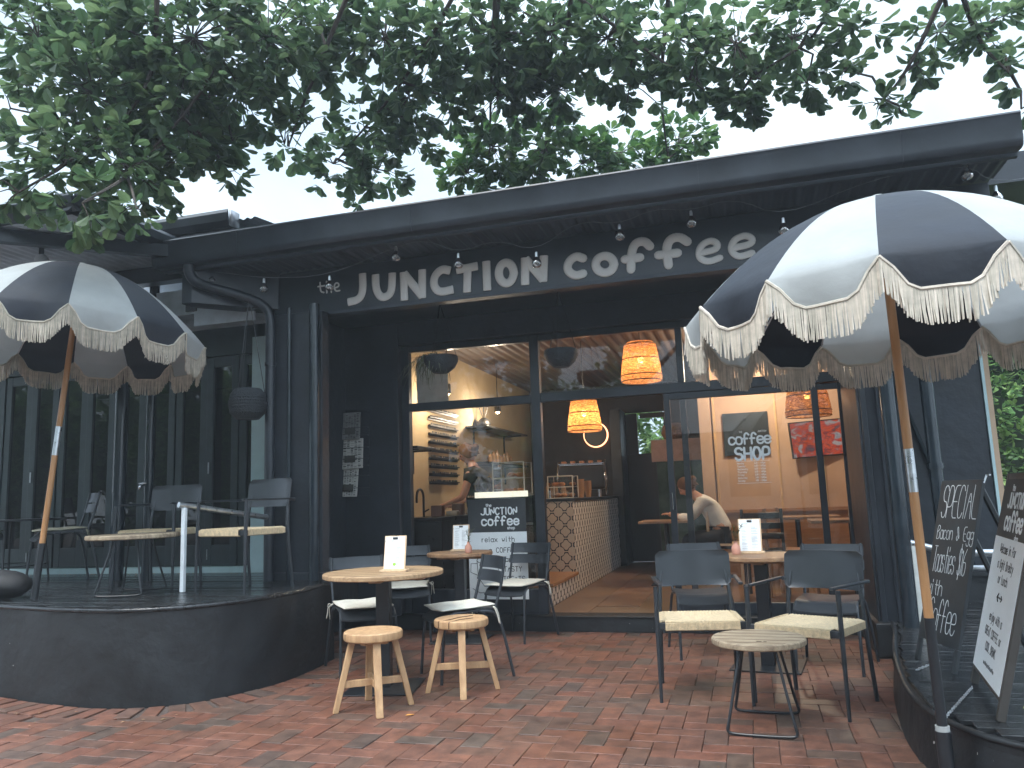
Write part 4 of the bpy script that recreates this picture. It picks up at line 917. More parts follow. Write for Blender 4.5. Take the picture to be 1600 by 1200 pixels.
def bud_vase(loc, label, seed):
    t = empty('bud_vase', loc, 0, label, 'vase'); rnd = random.Random(seed)
    m_ = MB(); m_.lathe([(0, 0), (.026, 0), (.03, .008), (.031, .035), (.028, .055), (.013, .075), (.011, .09), (.013, .094), (.009, .094), (.008, .06)], 22); m_.build('vase_body', terracotta, t, smooth='auto')
    for k in range(4):
        m_ = MB(); a = rnd.uniform(0, 6.3); ln = rnd.uniform(.08, .14); P = smooth_pts([(0, 0, .06), (math.cos(a) * .012, math.sin(a) * .012, .06 + ln * .6), (math.cos(a) * .05, math.sin(a) * .04, .06 + ln)], 2)
        m_.tube(P, .0012, 4)
        for q in P[3:]:
            for _ in range(3):
                b = rnd.uniform(0, 6.3); d = Vector((math.cos(b), math.sin(b), rnd.uniform(.1, .9))).normalized() * rnd.uniform(.02, .035); sd = Vector((-math.sin(b), math.cos(b), 0)) * .0035
                m_.add([q, q + d * .5 + sd, q + d, q + d * .5 - sd], [(0, 1, 2, 3)])
        m_.build('sprig', leaf_small, t)
bud_vase((-2.36, 6.50, .752), 'pink clay bud vase beside the menu on the brown table under the window poster', 1)
bud_vase((-.13, 5.90, .752), 'pink clay bud vase with olive sprig on the right hand brown table', 2)

# ================================================================== UMBRELLAS
def umbrella(foot, top, R_, H, phase, N, label, pole_parts):
    foot = Vector(foot); top = Vector(top); ax = (top - foot).normalized()
    t = empty('fringed_umbrella', foot, 0, label, 'umbrella', 'black and white fringed umbrellas')
    q = Vector((0, 0, 1)).rotation_difference(ax).to_matrix().to_4x4(); Lp = (top - foot).length
    def W(p): return q @ Vector((p[0], p[1], p[2] + Lp))
    nu, nr = 10, 14; rv = 6; ringpts = []; kk = R_ / .97
    def dome(tt):   # tt 0 apex -> 1 rim
        return R_ * tt, H * (1 - tt ** 1.95)
    for k in range(N):
        V = []
        for j in range(nr + rv + 1):
            for i in range(nu + 1):
                u = i / nu; a = phase + 2 * PI * (k + u) / N; mid = math.sin(PI * u)
                if j <= nr:
                    r_, z_ = dome(j / nr); ch = 1 - (1 - math.cos(PI / N)) * mid ** .9 * .9
                    ch += .015 * mid * math.sin(PI * j / nr)
                    V.append(W((r_ * math.cos(a) * ch, r_ * math.sin(a) * ch, z_)))
                else:
                    f = (j - nr) / rv; q_ = min(1, mid * 1.25); sc_ = q_ * q_ * (3 - 2 * q_)
                    drop = (.012 + .135 * sc_) * f * kk; rr_ = R_ * (1 - (1 - math.cos(PI / N)) * mid ** .9 * .9) + .012 * f - .03 * f * f * mid + .008 * math.sin(u * 9 + k) * f
                    V.append(W((rr_ * math.cos(a), rr_ * math.sin(a), -drop)))
                    if j == nr + rv: ringpts.append((a, rr_, -drop))
        F = [(j * (nu + 1) + i, j * (nu + 1) + i + 1, (j + 1) * (nu + 1) + i + 1, (j + 1) * (nu + 1) + i) for j in range(nr + rv) for i in range(nu)]
        m_ = MB(); m_.add(V, F); o = m_.build('canopy_panel', canvas_w if k % 2 == 0 else canvas_b, t, smooth=True)
        o.location = (0, 0, 0)
    # fringe with braid along the scalloped edge
    m_ = MB(); braid = [W((r_ * math.cos(a), r_ * math.sin(a), z_)) for a, r_, z_ in ringpts]
    for k in range(N):
        seg = braid[k * (nu + 1):(k + 1) * (nu + 1)]; m_.tube(seg, .007, 6)
        for i in range(nu):
            p0, p1 = seg[i], seg[i + 1]; L_ = (p1 - p0).length; c_ = max(2, int(L_ / .0052))
            for s in range(c_):
                p = p0.lerp(p1, (s + random.random() * .6) / c_); ln = random.uniform(.130, .144) * kk; sx, sy = random.gauss(0, .004), random.gauss(0, .004)
                m_.tube([p, p + Vector((sx * .3, sy * .3, -ln * .5)), p + Vector((sx, sy, -ln))], [.0032, .0032, .0028], 3, cap=False)
    m_.build('fringe', fringe_mat, t)
    # ribs, stretchers, hub, finial
    for k in range(N):
        a = phase + 2 * PI * k / N; m_ = MB()
        m_.tube([W((dome(j / 10)[0] * math.cos(a) * .995, dome(j / 10)[0] * math.sin(a) * .995, dome(j / 10)[1] - .012)) for j in range(11)], .004, 6)
        r_, z_ = dome(.55); m_.tube([W((.03 * math.cos(a), .03 * math.sin(a), .15)), W((r_ * math.cos(a), r_ * math.sin(a), z_ - .015))], .0035, 6); m_.build('rib', steel, t, smooth='auto')
    m_ = MB(); m_.lathe([(.0, .18), (.03, .18), (.034, .15), (.03, .12), (0, .12)], 16); m_.v = [tuple(W(p)) for p in m_.v]; m_.build('hub', blackmetal, t, smooth='auto')
    m_ = MB(); m_.lathe([(.05, H - .01), (.045, H + .012), (.03, H + .02), (.022, H + .04), (0, H + .045)], 18); m_.v = [tuple(W(p)) for p in m_.v]; m_.build('finial', canvas_w, t, smooth='auto')
    for nm, a, b, r_, mt in pole_parts:
        m_ = MB(); m_.tube([ax * (a + (b - a) * i / 4) for i in range(5)], r_, 18); m_.build(nm, mt, t, smooth='auto')
    return t
umbrella((.655, 3.60, -.01), (.632, 3.607, 1.957), .85, .45, PI + .028, 14, 'black and white fringed umbrella on the right, in front of the sandwich boards',
    [('upper_pole', 1.354, 2.37, .0185, wood_pole), ('joint_sleeve', 1.176, 1.354, .0195, steel), ('lower_pole', .676, 1.176, .0185, wood_pole), ('black_sleeve', .265, .676, .020, blackmetal), ('white_ring', .245, .265, .0265, canvas_w), ('ground_socket', 0, .245, .029, blackmetal)])
umbrella((-5.04, 4.63, .6), (-4.97, 4.79, 2.58), .97, .56, PI + 1.896 + 2 * PI / 14, 14, 'black and white fringed umbrella on the left, standing on the raised deck',
    [('upper_pole', 1.27, 2.5, .021, wood_pole), ('joint_sleeve', 1.05, 1.27, .0215, steel), ('lower_pole', .40, 1.05, .021, wood_pole), ('black_sleeve', 0, .40, .0235, blackmetal)])
bagm = MB(); bagm.ball((0, 0, .1), .22, 20, 12, (1.25, .75, .5), jit=.03)
tag(bagm.build('sandbag', mat('black_bag', (.015, .015, .016), .7, bump=.4, bscale=12), None, smooth=True, loc=(-5.42, 4.66, .602)), 'black weight bag lying on the deck at the foot of the left umbrella', 'bag')

# ================================================================== SANDWICH BOARDS
JL = [('the', .022, .0022, -.085, .0), ('JUNCTION', .05, .0052, 0, -.06), ('coffee', .066, .0066, .01, -.14), ('shop', .02, .002, .09, -.172)]
def logo(mb, M, y, s=1.0, n=5, cx=0):
    for tx, h, r, x, dy in JL: lettering(mb, tx, M, h * s, r * s, cx + x * s, y + dy * s, n=n, gap=.42)
def a_frame(foot_far, foot_near, lean, H, depth, label, nm, fm):
    """front panel faces -x side; built in world axes about its base centre"""
    f0, f1 = Vector(foot_far), Vector(foot_near); c0 = (f0 + f1) / 2
    t = empty(nm, c0, 0, label, 'sandwich board'); xd = (f1 - f0).normalized(); wd = (f1 - f0).length
    back = Vector((0, 0, 1)).cross(xd) * -1
    if back.x < 0: back = -back
    updir = (Vector((0, 0, 1)) * math.cos(lean) + back * math.sin(lean))
    return t, xd, wd, back, updir
t, xd, wd, back, ud = a_frame((.955, 4.42, .245), (.885, 3.72, .245), math.radians(15), 1.0, .5, 'white and black sandwich board welcoming guests, at the right edge of the photo', 'sandwich_board', None)
Mf = frame_on(-xd * 0 + Vector((0, 0, 0)), xd, ud)          # x along board, y up the board, z towards viewer
def Bx(mb, x0, x1, y0, y1, z0, z1): mb.box(x0, x1, y0, y1, z0, z1, Mf)
m_ = MB(); hw = wd / 2
Bx(m_, -hw, -hw + .035, 0, 1.02, -.02, .012); Bx(m_, hw - .035, hw, 0, 1.02, -.02, .012); Bx(m_, -hw + .035, hw - .035, .98, 1.02, -.02, .011); Bx(m_, -hw + .035, hw - .035, .07, .10, -.02, .011)
m_.build('front_frame', mat('dark_timber', (.05, .045, .04), .5), t, bevel=.003)
m_ = MB(); Bx(m_, -hw + .004, hw - .03, .716, .99, -.01, .0135); Bx(m_, -hw + .035, hw - .035, .10, .7155, -.01, 0); pn = m_.build('panel', chalk_board, t)
m_ = MB(); Bx(m_, -hw + .004, hw - .03, .09, .715, .0125, .0145); ps = m_.build('poster_sheet', white_mat, pn)
Mt2 = Mf @ Matrix.Translation((0, 0, .0142)); m_ = MB(); logo(m_, Mt2, .935, 1.3); m_.build('logo_lettering', white_mat, pn)
m_ = MB(); Mt3 = Mf @ Matrix.Translation((0, 0, .0150))
for tx, y, h in (('Welcome in for', .645, .04), ('a light Brekky', .575, .04), ('or Lunch', .51, .04), ('enjoy with a', .335, .038), ('GREAT COFFEE or', .265, .038), ('COOL DRINK', .20, .038)):
    lettering(m_, tx, Mt3, h, .0028, .0, y, n=5, gap=.32, sx=.92)
lettering(m_, 'www.thejunction.coffee', Mt3, .017, .0016, .02, .14, n=4, sm=0)
m_.tube([Mt3 @ Vector((-.05, .45, 0)), Mt3 @ Vector((.05, .45, 0))], .0035, 5); m_.tube([Mt3 @ Vector((-.025, .468, 0)), Mt3 @ Vector((-.052, .45, 0)), Mt3 @ Vector((-.025, .432, 0))], .0035, 5); m_.tube([Mt3 @ Vector((.035, .462, 0)), Mt3 @ Vector((.055, .45, 0)), Mt3 @ Vector((.035, .438, 0))], .003, 5)
m_.build('writing', ink, ps)
m_ = MB(); topc = ud * 1.0
for s in (-1, 1): m_.tube([xd * s * (hw - .05) + topc, xd * s * (hw - .03) + back * .52], .018, 6)
m_.build('rear_leg', mat('dark_timber', (.05, .045, .04), .5), t)
t, xd, wd, back, ud = a_frame((.80, 4.97, .245), (.91, 4.58, .245), math.radians(15), 1.0, .5, 'chalkboard sandwich board headed SPECIAL, behind the white one', 'sandwich_board', None)
Mf = frame_on(Vector((0, 0, 0)), xd, ud); hw = wd / 2
m_ = MB(); Bx(m_, -hw, hw, .12, 1.0, -.018, 0); Bx(m_, -hw, -hw + .03, 0, .119, -.017, 0); Bx(m_, hw - .03, hw, 0, .119, -.017, 0); pn = m_.build('panel', chalk_board, t, bevel=.002)
m_ = MB(); Mt2 = Mf @ Matrix.Translation((0, 0, .001))
lettering(m_, 'SPECIAL', Mt2, .18, .0026, .02, .79, n=5, gap=.12, sx=.48, slant=.08); lettering(m_, 'Bacon & Egg', Mt2, .075, .0022, 0.02, .67, n=5, sx=.62); lettering(m_, 'Toasties $16', Mt2, .14, .0024, 0, .49, n=5, gap=.12, sx=.34, slant=.1)
lettering(m_, 'with', Mt2, .08, .0024, -.1, .365, n=5, sx=.8); lettering(m_, 'a', Mt2, .03, .002, -.16, .31, n=5); lettering(m_, 'Coffee', Mt2, .17, .0027, .01, .18, n=5, gap=.12, sx=.44, slant=.1)
m_.build('chalk_writing', chalk, pn)
m_ = MB(); topc = ud * .98
for s in (-1, 1): m_.tube([xd * s * (hw - .05) + topc - back * -.01, xd * s * (hw - .03) + back * .62], .016, 6)
m_.build('rear_leg', chalk_board, t)
m_ = MB(); m_.tube([topc + xd * .2 + back * .01, topc + xd * .2 + back * .03 + Vector((0, 0, .04)), topc + xd * .23 + back * .03 + Vector((0, 0, .04))], .005, 6); m_.build('clip', steel, t)
# chains
def chain(a, b, label):
    a, b = Vector(a), Vector(b); n = int((b - a).length / .021); m_ = MB(); d = (b - a).normalized()
    for i in range(n):
        p = a.lerp(b, (i + .5) / n) + Vector((0, 0, random.uniform(0, .002))); s = d.cross(Vector((0, 0, 1))).normalized(); v = Vector((0, 0, 1)) if i % 2 else s
        m_.tube([p + d * .014 * math.cos(x) + v * .006 * math.sin(x) for x in [k * PI / 4 for k in range(8)]], .0019, 5, closed=True)
    o = m_.build('chain', steel, None, smooth=True); c0 = (a + b) / 2; o.data.transform(Matrix.Translation(-c0)); o.location = c0; tag(o, label, 'chain')
chain((.672, 3.635, .275), (.92, 4.28, .252), 'short steel chain running from the right umbrella pole to the white sandwich board')
chain((.745, 4.62, .253), (.90, 4.86, .255), 'short steel chain on the platform, running under the chalkboard sandwich board')

# ================================================================== STRING LIGHTS
bulbs = [(-4.32, 5.6, 3.16), (-3.8, 5.6, 3.03), (-3.18, 5.6, 2.98), (-2.58, 5.6, 3.155), (-2.05, 5.6, 3.03), (-1.42, 5.6, 2.96), (-.78, 5.6, 3.09), (-.26, 5.6, 3.12), (.36, 5.6, 2.98), (1.52, 5.6, 3.20), (1.68, 5.62, 3.02)]
sl = empty('string_lights', (-1.3, 5.6, 3.1), 0, 'unlit clear globe bulbs strung on a thin cable under the cafe eaves', 'string lights'); o0 = Vector((-1.3, 5.6, 3.1))
P = [Vector((-4.6, 5.6, 3.26))]
for i, b in enumerate(bulbs):
    P.append(Vector((b[0], b[1], b[2] + .085)))
    if i + 1 < len(bulbs) and i in (3, 4, 5, 6, 7, 8): nb = bulbs[i + 1]; P.append(Vector(((b[0] + nb[0]) / 2, 5.6, min(3.262, max(b[2], nb[2]) + .16))))
P.append(Vector((2.2, 5.7, 3.2)))
m_ = MB(); m_.tube([p - o0 for p in smooth_pts(P, 2)], .0022, 5); m_.build('cable', mat('cable_rubber', (.14, .15, .16), .4), sl, smooth=True)
for b in bulbs:
    c_ = Vector(b) - o0; m_ = MB(); m_.lathe([(.0, .088), (.009, .085), (.012, .07), (.012, .045), (.0, .044)], 12, c=c_); so = m_.build('socket', steel, sl, smooth='auto')
    m_ = MB(); m_.lathe([(.012, .045), (.016, .036), (.030, .018), (.038, -.002), (.036, -.018), (.024, -.034), (0, -.041)], 20, c=c_); m_.build('bulb', bulb_glass, so, smooth=True)
    m_ = MB(); m_.tube([c_ + Vector((-.004, 0, .04)), c_ + Vector((-.012, 0, .0)), c_ + Vector((-.004, .004, .012)), c_ + Vector((.004, 0, -.008)), c_ + Vector((.012, 0, .0)), c_ + Vector((.004, 0, .04))], .0012, 4); m_.build('filament', mat('filament_metal', (.45, .4, .3), .3, metal=.8), so)

# ================================================================== HANGING PLANTERS
def planter(loc, r, hz, label, hang_z, kind):
    t = empty('hanging_planter', loc, 0, label, 'planter')
    prof = [(0, -hz), (r * .45, -hz * .97), (r * .8, -hz * .6), (r, -hz * .1), (r * .98, hz * .25), (r * .93, hz * .3), (r * .9, hz * .1), (0, hz * .05)]
    if kind == 'basket': prof = [(0, -hz), (r * .6, -hz * .97), (r * .93, -hz * .6), (r, 0), (r * .93, hz * .6), (r * .7, hz * .93), (r * .6, hz * .9), (0, hz * .5)]
    m_ = MB(); m_.lathe(prof, 40); m_.build('pot', basket_black, t, smooth='auto')
    m_ = MB()
    for k in range(3):
        a = k * 2.1 + .5; m_.tube([(r * .93 * math.cos(a), r * .93 * math.sin(a), hz * .28), (0, 0, hang_z - loc[2])], .003, 5)
    m_.build('cord', blackmetal, t)
    if kind == 'basket':
        m_ = MB()
        for q in range(9): z = -hz * .8 + q * hz * .19; rr_ = r * math.sqrt(max(.2, 1 - (z / hz) ** 2)) ** .7 * 1.0; m_.tube([(rr_ * math.cos(a), rr_ * math.sin(a), z) for a in [i * PI / 16 for i in range(32)]], .006, 5, closed=True)
        m_.build('weave_band', basket_black, t, smooth=True)
    return t
pl = planter((-2.61, 6.6, 2.47), .155, .12, 'black hanging bowl with a trailing spider plant above the left window', 3.0, 'bowl')
m_ = MB(); rnd = random.Random(3)
for k in range(95):
    a = rnd.uniform(0, 6.3); x0 = rnd.uniform(-.12, -.02); ln = rnd.uniform(.12, .30); d = Vector((math.cos(a) - .35, math.sin(a) * .7, 0)); s = Vector((-d.y, d.x, 0)).normalized() * .006
    P = [Vector((x0, rnd.uniform(-.06, .06), .02)) + d * ln * f + Vector((0, 0, ln * (1.1 * f - 1.9 * f * f) * rnd.uniform(.7, 1.2))) for f in (0, .25, .5, .75, 1)]
    V = []
    for i, p in enumerate(P): w_ = (1, 1.1, .9, .6, .1)[i]; V += [p - s * w_, p + s * w_]
    m_.add(V, [(2 * i, 2 * i + 1, 2 * i + 3, 2 * i + 2) for i in range(4)])
for k in range(7):
    x = rnd.uniform(-.25, -.1); y = rnd.uniform(-.08, .08); l = rnd.uniform(.15, .35); m_.tube([(x, y, .03), (x - .03, y, -.05), (x - .02, y, -l)], .0015, 4)
    for q in range(10):
        a = rnd.uniform(0, 6.3); d = Vector((math.cos(a), math.sin(a), rnd.uniform(-.5, .5))) * .035; s = Vector((0, 0, 1)).cross(d).normalized() * .003; c_ = Vector((x - .02, y, -l * rnd.uniform(.5, 1))); m_.add([c_ - s, c_ + s, c_ + d], [(0, 1, 2)])
m_.build('spider_plant', spider_leaf, pl)
planter((-1.49, 6.6, 2.43), .15, .12, 'black hanging bowl with no plant, between the windows above the doorway', 3.0, 'bowl')
planter((-4.0, 5.68, 2.07), .155, .135, 'black woven basket planter hanging beside the corner downpipe above the deck', 3.0, 'basket')

# ================================================================== NEWSPAPER RACK
nr = empty('newspaper_rack', (-3.78, 7.15, 1.70), 0, 'black wire wall rack on the dark wall, holding three folded newspapers', 'rack')
m_ = MB()
for x in (-.16, .165): m_.tube([(x, -.01, -.42), (x, -.01, .42)], .004, 6)
for z in (-.42, -.34, -.22, -.12, -.05, .06, .18, .26, .42):
    m_.tube([(-.16, -.01, z), (-.16, -.05, z), (.165, -.05, z), (.165, -.01, z)], .003, 6)
m_.build('wire_frame', blackmetal, nr)
for z, x, tl, hgt, wdt, rx, col in ((.28, -.02, -.01, .275, .20, .03, 'grey_newsprint'), (.0, -.025, -.03, .30, .265, .08, 'newsprint'), (-.285, -.045, .02, .28, .185, -.03, 'newsprint')):
    lab = {.28: 'grey folded newspaper in the top slot of the wall rack', .0: 'wide white newspaper in the middle slot of the wall rack', -.285: 'narrow newspaper in the lowest slot of the wall rack'}[z]
    n_ = empty('newspaper', (-3.78 + x, 7.15 - .035, 1.70 + z), 0, lab, 'newspaper')
    Mt = Matrix.Rotation(tl, 4, 'Y') @ Matrix.Rotation(math.radians(-6), 4, 'X')
    pm = paper if col == 'newsprint' else mat('grey_newsprint', (.17, .17, .165), .8, var=.2)
    m_ = MB(); m_.box(-wdt / 2, wdt / 2, -.008, .008, -hgt / 2, hgt / 2, Mt); sh = m_.build('folded_sheets', pm, n_, bevel=.003)
    m_ = MB(); rnd = random.Random(int(z * 100) + 9)
    for cx_ in range(6):
        x0 = -wdt / 2 + .012 + cx_ * (wdt - .02) / 6; zz = -hgt / 2 + .012
        while zz < hgt / 2 - .02:
            hh = rnd.choice((.0025, .0025, .004, .009)); 
            if rnd.random() < .8: m_.box(x0, x0 + (wdt - .02) / 6 * rnd.uniform(.55, .86), -.0092, -.0086, zz, zz + hh, Mt)
            zz += hh + rnd.uniform(.004, .008)
    m_.build('print', mat('news_ink', (.06, .06, .06), .8), sh)
    m_ = MB(); m_.box(-.058, .058, -.024, -.0185, -.09, -.02, Mt); m_.build('rack_plate', mat('rack_plate', (.06, .058, .05), .5), nr).location = (x, -.035, z)

# ================================================================== FALLEN LEAVES
for i, (x, y, a, col, lb) in enumerate(((-1.95, 4.32, .3, (.50, .22, .04), 'yellow fallen leaf on the bricks in front of the stools'), (-.78, 5.66, 1.2, (.45, .3, .18), 'small pale dry leaf on the bricks left of the left armchair'), (-2.05, 6.35, 2.0, (.3, .2, .13), 'dry leaf on the bricks under the chair by the poster'), (1.05, 3.95, .6, (.3, .32, .04), 'yellow green leaf on the wet platform by the right umbrella pole'))):
    m_ = MB(); L_ = .055 if i in (0, 3) else .03; V = [(-L_ / 2, 0, .003), (-L_ * .2, L_ * .18, .008), (L_ * .3, L_ * .2, .006), (L_ / 2, 0, .004), (L_ * .3, -L_ * .2, .009), (-L_ * .2, -L_ * .18, .005)]
    m_.add(V, [(0, 1, 2, 3), (0, 3, 4, 5)]); o = m_.build('fallen_leaf', mat('dry_leaf_%s' % 'abcd'[i], col, .6), None, loc=(x, y, .246 if i == 3 else 0)); o.rotation_euler = (0, 0, a); tag(o, lb, 'leaf')

# ================================================================== CAFE INTERIOR
def lamp_light(parent, loc, e, col=(1, .72, .46), r=.03):
    l = bpy.data.lights.new('bulb_light', 'POINT'); l.energy = e; l.color = col; l.shadow_soft_size = r
    o = bpy.data.objects.new('bulb_light', l); COL.objects.link(o); o.location = loc
    if parent: o.parent = parent
    return o
glow = mat('lamp_bulb', (.9, .6, .3), .3, emit=(1, .42, .1), es=6)
glow_dim = mat('lamp_bulb_dim', (.9, .6, .3), .3, emit=(1, .3, .06), es=5)
def pendant(loc, r0, r1, h, label, e):
    t = empty('rattan_pendant_lamp', loc, 0, label, 'pendant lamp')
    prof = [(r0 * .35, h * .5), (r0 * .8, h * .49), (r0, h * .42), (r0 + (r1 - r0) * .3, h * .2), (r0 + (r1 - r0) * .75, -h * .15), (r1, -h * .42), (r1 * .97, -h * .5)]
    m_ = MB(); m_.lathe(prof, 40); m_.build('lamp_shade', rattan, t, smooth=True)
    m_ = MB()
    for (r, z) in ((r0, h * .42), (r0 + (r1 - r0) * .45, h * .05), (r1 * .99, -h * .36), (r1 * .97, -h * .5)): m_.tube([(r * math.cos(a), r * math.sin(a), z) for a in [i * PI / 16 for i in range(32)]], .006, 6, closed=True)
    m_.build('shade_ring', mat('rattan_band', (.2, .09, .03), .7), t, smooth=True)
    m_ = MB(); m_.ball((0, 0, .02), .032, 14, 8, (1, 1, 1.2)); m_.build('bulb', glow if e > 3 else glow_dim, t, smooth=True)
    m_ = MB(); m_.tube([(0, 0, .06), (0, 0, 3.0 - loc[2])], .004, 6); m_.build('cord', blackmetal, t)
    lamp_light(t, (0, 0, -.05), e); return t
pendant((-1.05, 8.6, 2.64), .175, .225, .44, 'largest glowing rattan pendant lamp, seen through the upper window', 4.5)
pendant((-1.78, 8.95, 2.13), .15, .20, .38, 'glowing rattan pendant lamp above the tiled counter, seen through the doorway', 4.5)
pendant((.66, 9.0, 2.16), .19, .24, .40, 'dim rattan pendant lamp on the right, in front of the television wall', .5)
# counter with patterned tiles
ct = empty('service_counter', (-2.6, 9.4, .126), 0, 'patterned tile service counter with timber ledge, inside left of the doorway', 'counter')
m_ = MB(); m_.box(-.62, .63, -.4, 3.4, 0, 1.02); m_.build('tiled_base', [tile_small], ct)
m_ = MB(); m_.box(-.62, .63, -.404, -.4005, 0, 1.02); m_.build('tiled_front', tile_big, ct)
m_ = MB(); m_.box(-.64, .66, -.42, 3.42, 1.0205, 1.055); m_.build('counter_top', black_int, ct, bevel=.004)
m_ = MB(); m_.box(.0, .63, -1.62, -.405, 0, .19); m_.box(.631, .633, -1.62, -.405, 0, .19); m_.build('plinth', tile_small, ct)
m_ = MB(); m_.box(-.04, .66, -1.64, -.405, .191, .225); m_.build('ledge', timber_int, ct, bevel=.004)
# display fridge behind poster
t = empty('display_fridge', (-2.45, 8.15, .126), 0, 'low chilled display case with a lit strip, behind the window poster', 'fridge')
m_ = MB(); m_.box(-.42, .30, -.25, .3, 0, .55); m_.box(-.42, .30, .26, .3, .55, 1.1); m_.build('cabinet', black_int, t, bevel=.005)
m_ = MB(); m_.box(-.42, .30, -.24, .26, 1.1, 1.12); m_.box(-.42, -.41, -.24, .26, .55, 1.1); m_.box(.29, .30, -.24, .26, .55, 1.1); m_.box(-.41, .29, -.245, -.24, .55, 1.1); m_.build('glass_case', clear, t)
m_ = MB(); m_.box(-.33, .25, -.255, -.247, 1.09, 1.15); m_.build('light_strip', mat('strip_light', (.9, .9, .8), .3, emit=(1, .93, .72), es=.32), t)
m_ = MB(); m_.box(-.40, .28, -.2, .24, .8, .81); m_.build('shelf', steel, t)
# acrylic cake boxes, jar
def clear_box(loc, sx, sy, sz, label, fill):
    t = empty('cake_case', loc, 0, label, 'display case')
    m_ = MB(); m_.box(-sx / 2, sx / 2, -sy / 2, sy / 2, 0, sz); m_.build('case', clear, t)
    m_ = MB()
    for x in (-sx / 2, sx / 2):
        for y in (-sy / 2, sy / 2): m_.box(x - .005, x + .005, y - .005, y + .005, 0, sz)
    for z in (0, sz / 2, sz):
        for y in (-sy / 2, sy / 2): m_.box(-sx / 2, sx / 2, y - .004, y + .004, z - .004, z + .004)
    m_.build('case_edge', mat('acrylic_edge', (.55, .5, .4), .3), t)
    m_ = MB(); rnd = random.Random(int(sx * 100))
    for k in range(8): m_.ball((rnd.uniform(-sx * .35, sx * .35), rnd.uniform(-sy * .2, sy * .2), .035 + (sz / 2 if k % 2 else 0)), .035, 10, 6, (1.3, 1, .7), jit=.05)
    m_.build('pastry', mat('pastry', (.4, .16, .05), .6, var=.3), t, smooth=True)
clear_box((-2.42, 8.1, 1.25), .34, .3, .33, 'clear acrylic cake case on the display fridge beside the barista', 0)
clear_box((-2.16, 9.35, 1.185), .30, .3, .26, 'clear acrylic pastry case at the near end of the tiled counter', 1)
m_ = MB(); m_.lathe([(0, 0), (.06, .002), (.1, .06), (.105, .11), (.08, .17), (.065, .185), (.07, .195)], 28); o = m_.build('glass_jar', clear, None, smooth=True, loc=(-2.70, 7.98, 1.248)); tag(o, 'round clear glass cookie jar in front of the barista', 'jar')
# espresso machine
t = empty('espresso_machine', (-2.15, 10.5, 1.181), math.radians(8), 'black and chrome espresso machine on the tiled counter', 'coffee machine')
m_ = MB(); m_.box(-.3, .3, -.28, .28, .1, .42); m_.build('body', black_int, t, bevel=.03, seg=3)
m_ = MB(); m_.tube([(-.3, -.26, .44), (.3, -.26, .44), (.3, .26, .44), (-.3, .26, .44)], .008, 8, closed=True); m_.box(-.28, .28, -.26, .26, .42, .43); m_.build('cup_rail', chrome, t)
for s in (-1, 1):
    m_ = MB(); P = [(s * .31, -.3 + .6 * i / 10, .26 + .22 * math.sin(i * PI / 10)) for i in range(11)] + [(s * .31, .3 - .6 * i / 10, .26 - .22 * math.sin(i * PI / 10)) for i in range(1, 10)]
    m_.tube(P, .014, 8, closed=True); m_.build('side_trim', chrome, t, smooth=True)
for k in range(9):
    m_ = MB(); m_.lathe([(0, 0), (.02, 0), (.032, .05), (.03, .05), (.018, .004)], 14); m_.v = [(x - .24 + (k % 5) * .12, y - .12 + (k // 5) * .16, z + .432) for x, y, z in m_.v]; m_.build('cup', mat('brown_cup', (.3, .14, .07), .3), t, smooth='auto')
m_ = MB()
for sx in (-.22, .22):
    for sy in (-.2, .2): m_.tube([(sx, sy, 0), (sx, sy, .1)], .02, 8)
m_.tube([(-.1, -.28, .2), (-.1, -.38, .2), (-.1, -.42, .19)], .014, 8); m_.tube([(.1, -.28, .2), (.1, -.38, .2), (.1, -.42, .19)], .014, 8); m_.build('group_head', chrome, t, smooth='auto')
for i, (x, y, n_, r) in enumerate(((-2.07, 9.95, 7, .05), (-2.0, 10.08, 6, .045))):
    t = empty('cup_stack', (x, y, 1.181), 0, ['stack of brown paper cups nearer the doorway end of the counter', 'shorter stack of kraft cups beside the espresso machine'][i], 'cups')
    for k in range(n_):
        m_ = MB(); m_.lathe([(r * .7, 0), (r, .1), (r * 1.03, .1), (r * 1.03, .095)], 20); m_.v = [(a, b, c_ + k * .022) for a, b, c_ in m_.v]; m_.build('paper_cup', mat('kraft_paper', (.28, .15, .07), .8), t, smooth='auto')
for i in range(3):
    m_ = MB(); m_.lathe([(0, 0), (.03, 0), (.032, .12), (.014, .16), (.014, .2), (0, .2)], 14); o = m_.build('bottle', mat('bottle_glass', (.25, .16, .1), .2), None, smooth='auto', loc=(-2.42 + .09 * i, 9.62 + .05 * i, 1.181)); tag(o, ['leftmost of the three small bottles on the counter', 'middle one of the three small bottles on the counter', 'rightmost of the three small bottles on the counter'][i], 'bottle', 'bottles on the counter')
# backlit round mirror on the dark back wall
t = empty('round_mirror', (-2.38, 12.85, 2.19), 0, 'dark round mirror with a glowing halo on the far dark wall', 'mirror')
MX = Matrix.Rotation(PI / 2, 4, 'X')
m_ = MB(); m_.lathe([(0, .0), (.185, .0), (.19, .01), (.185, .02), (0, .02)], 40, M=MX); m_.build('disc', black_int, t, smooth='auto')
m_ = MB(); m_.tube([(.195 * math.cos(a), .025, .195 * math.sin(a)) for a in [i * PI / 24 for i in range(48)]], .014, 8, closed=True); m_.build('light_ring', mat('halo_ring', (.9, .5, .3), .4, emit=(1, .42, .2), es=1.6), t, smooth=True)
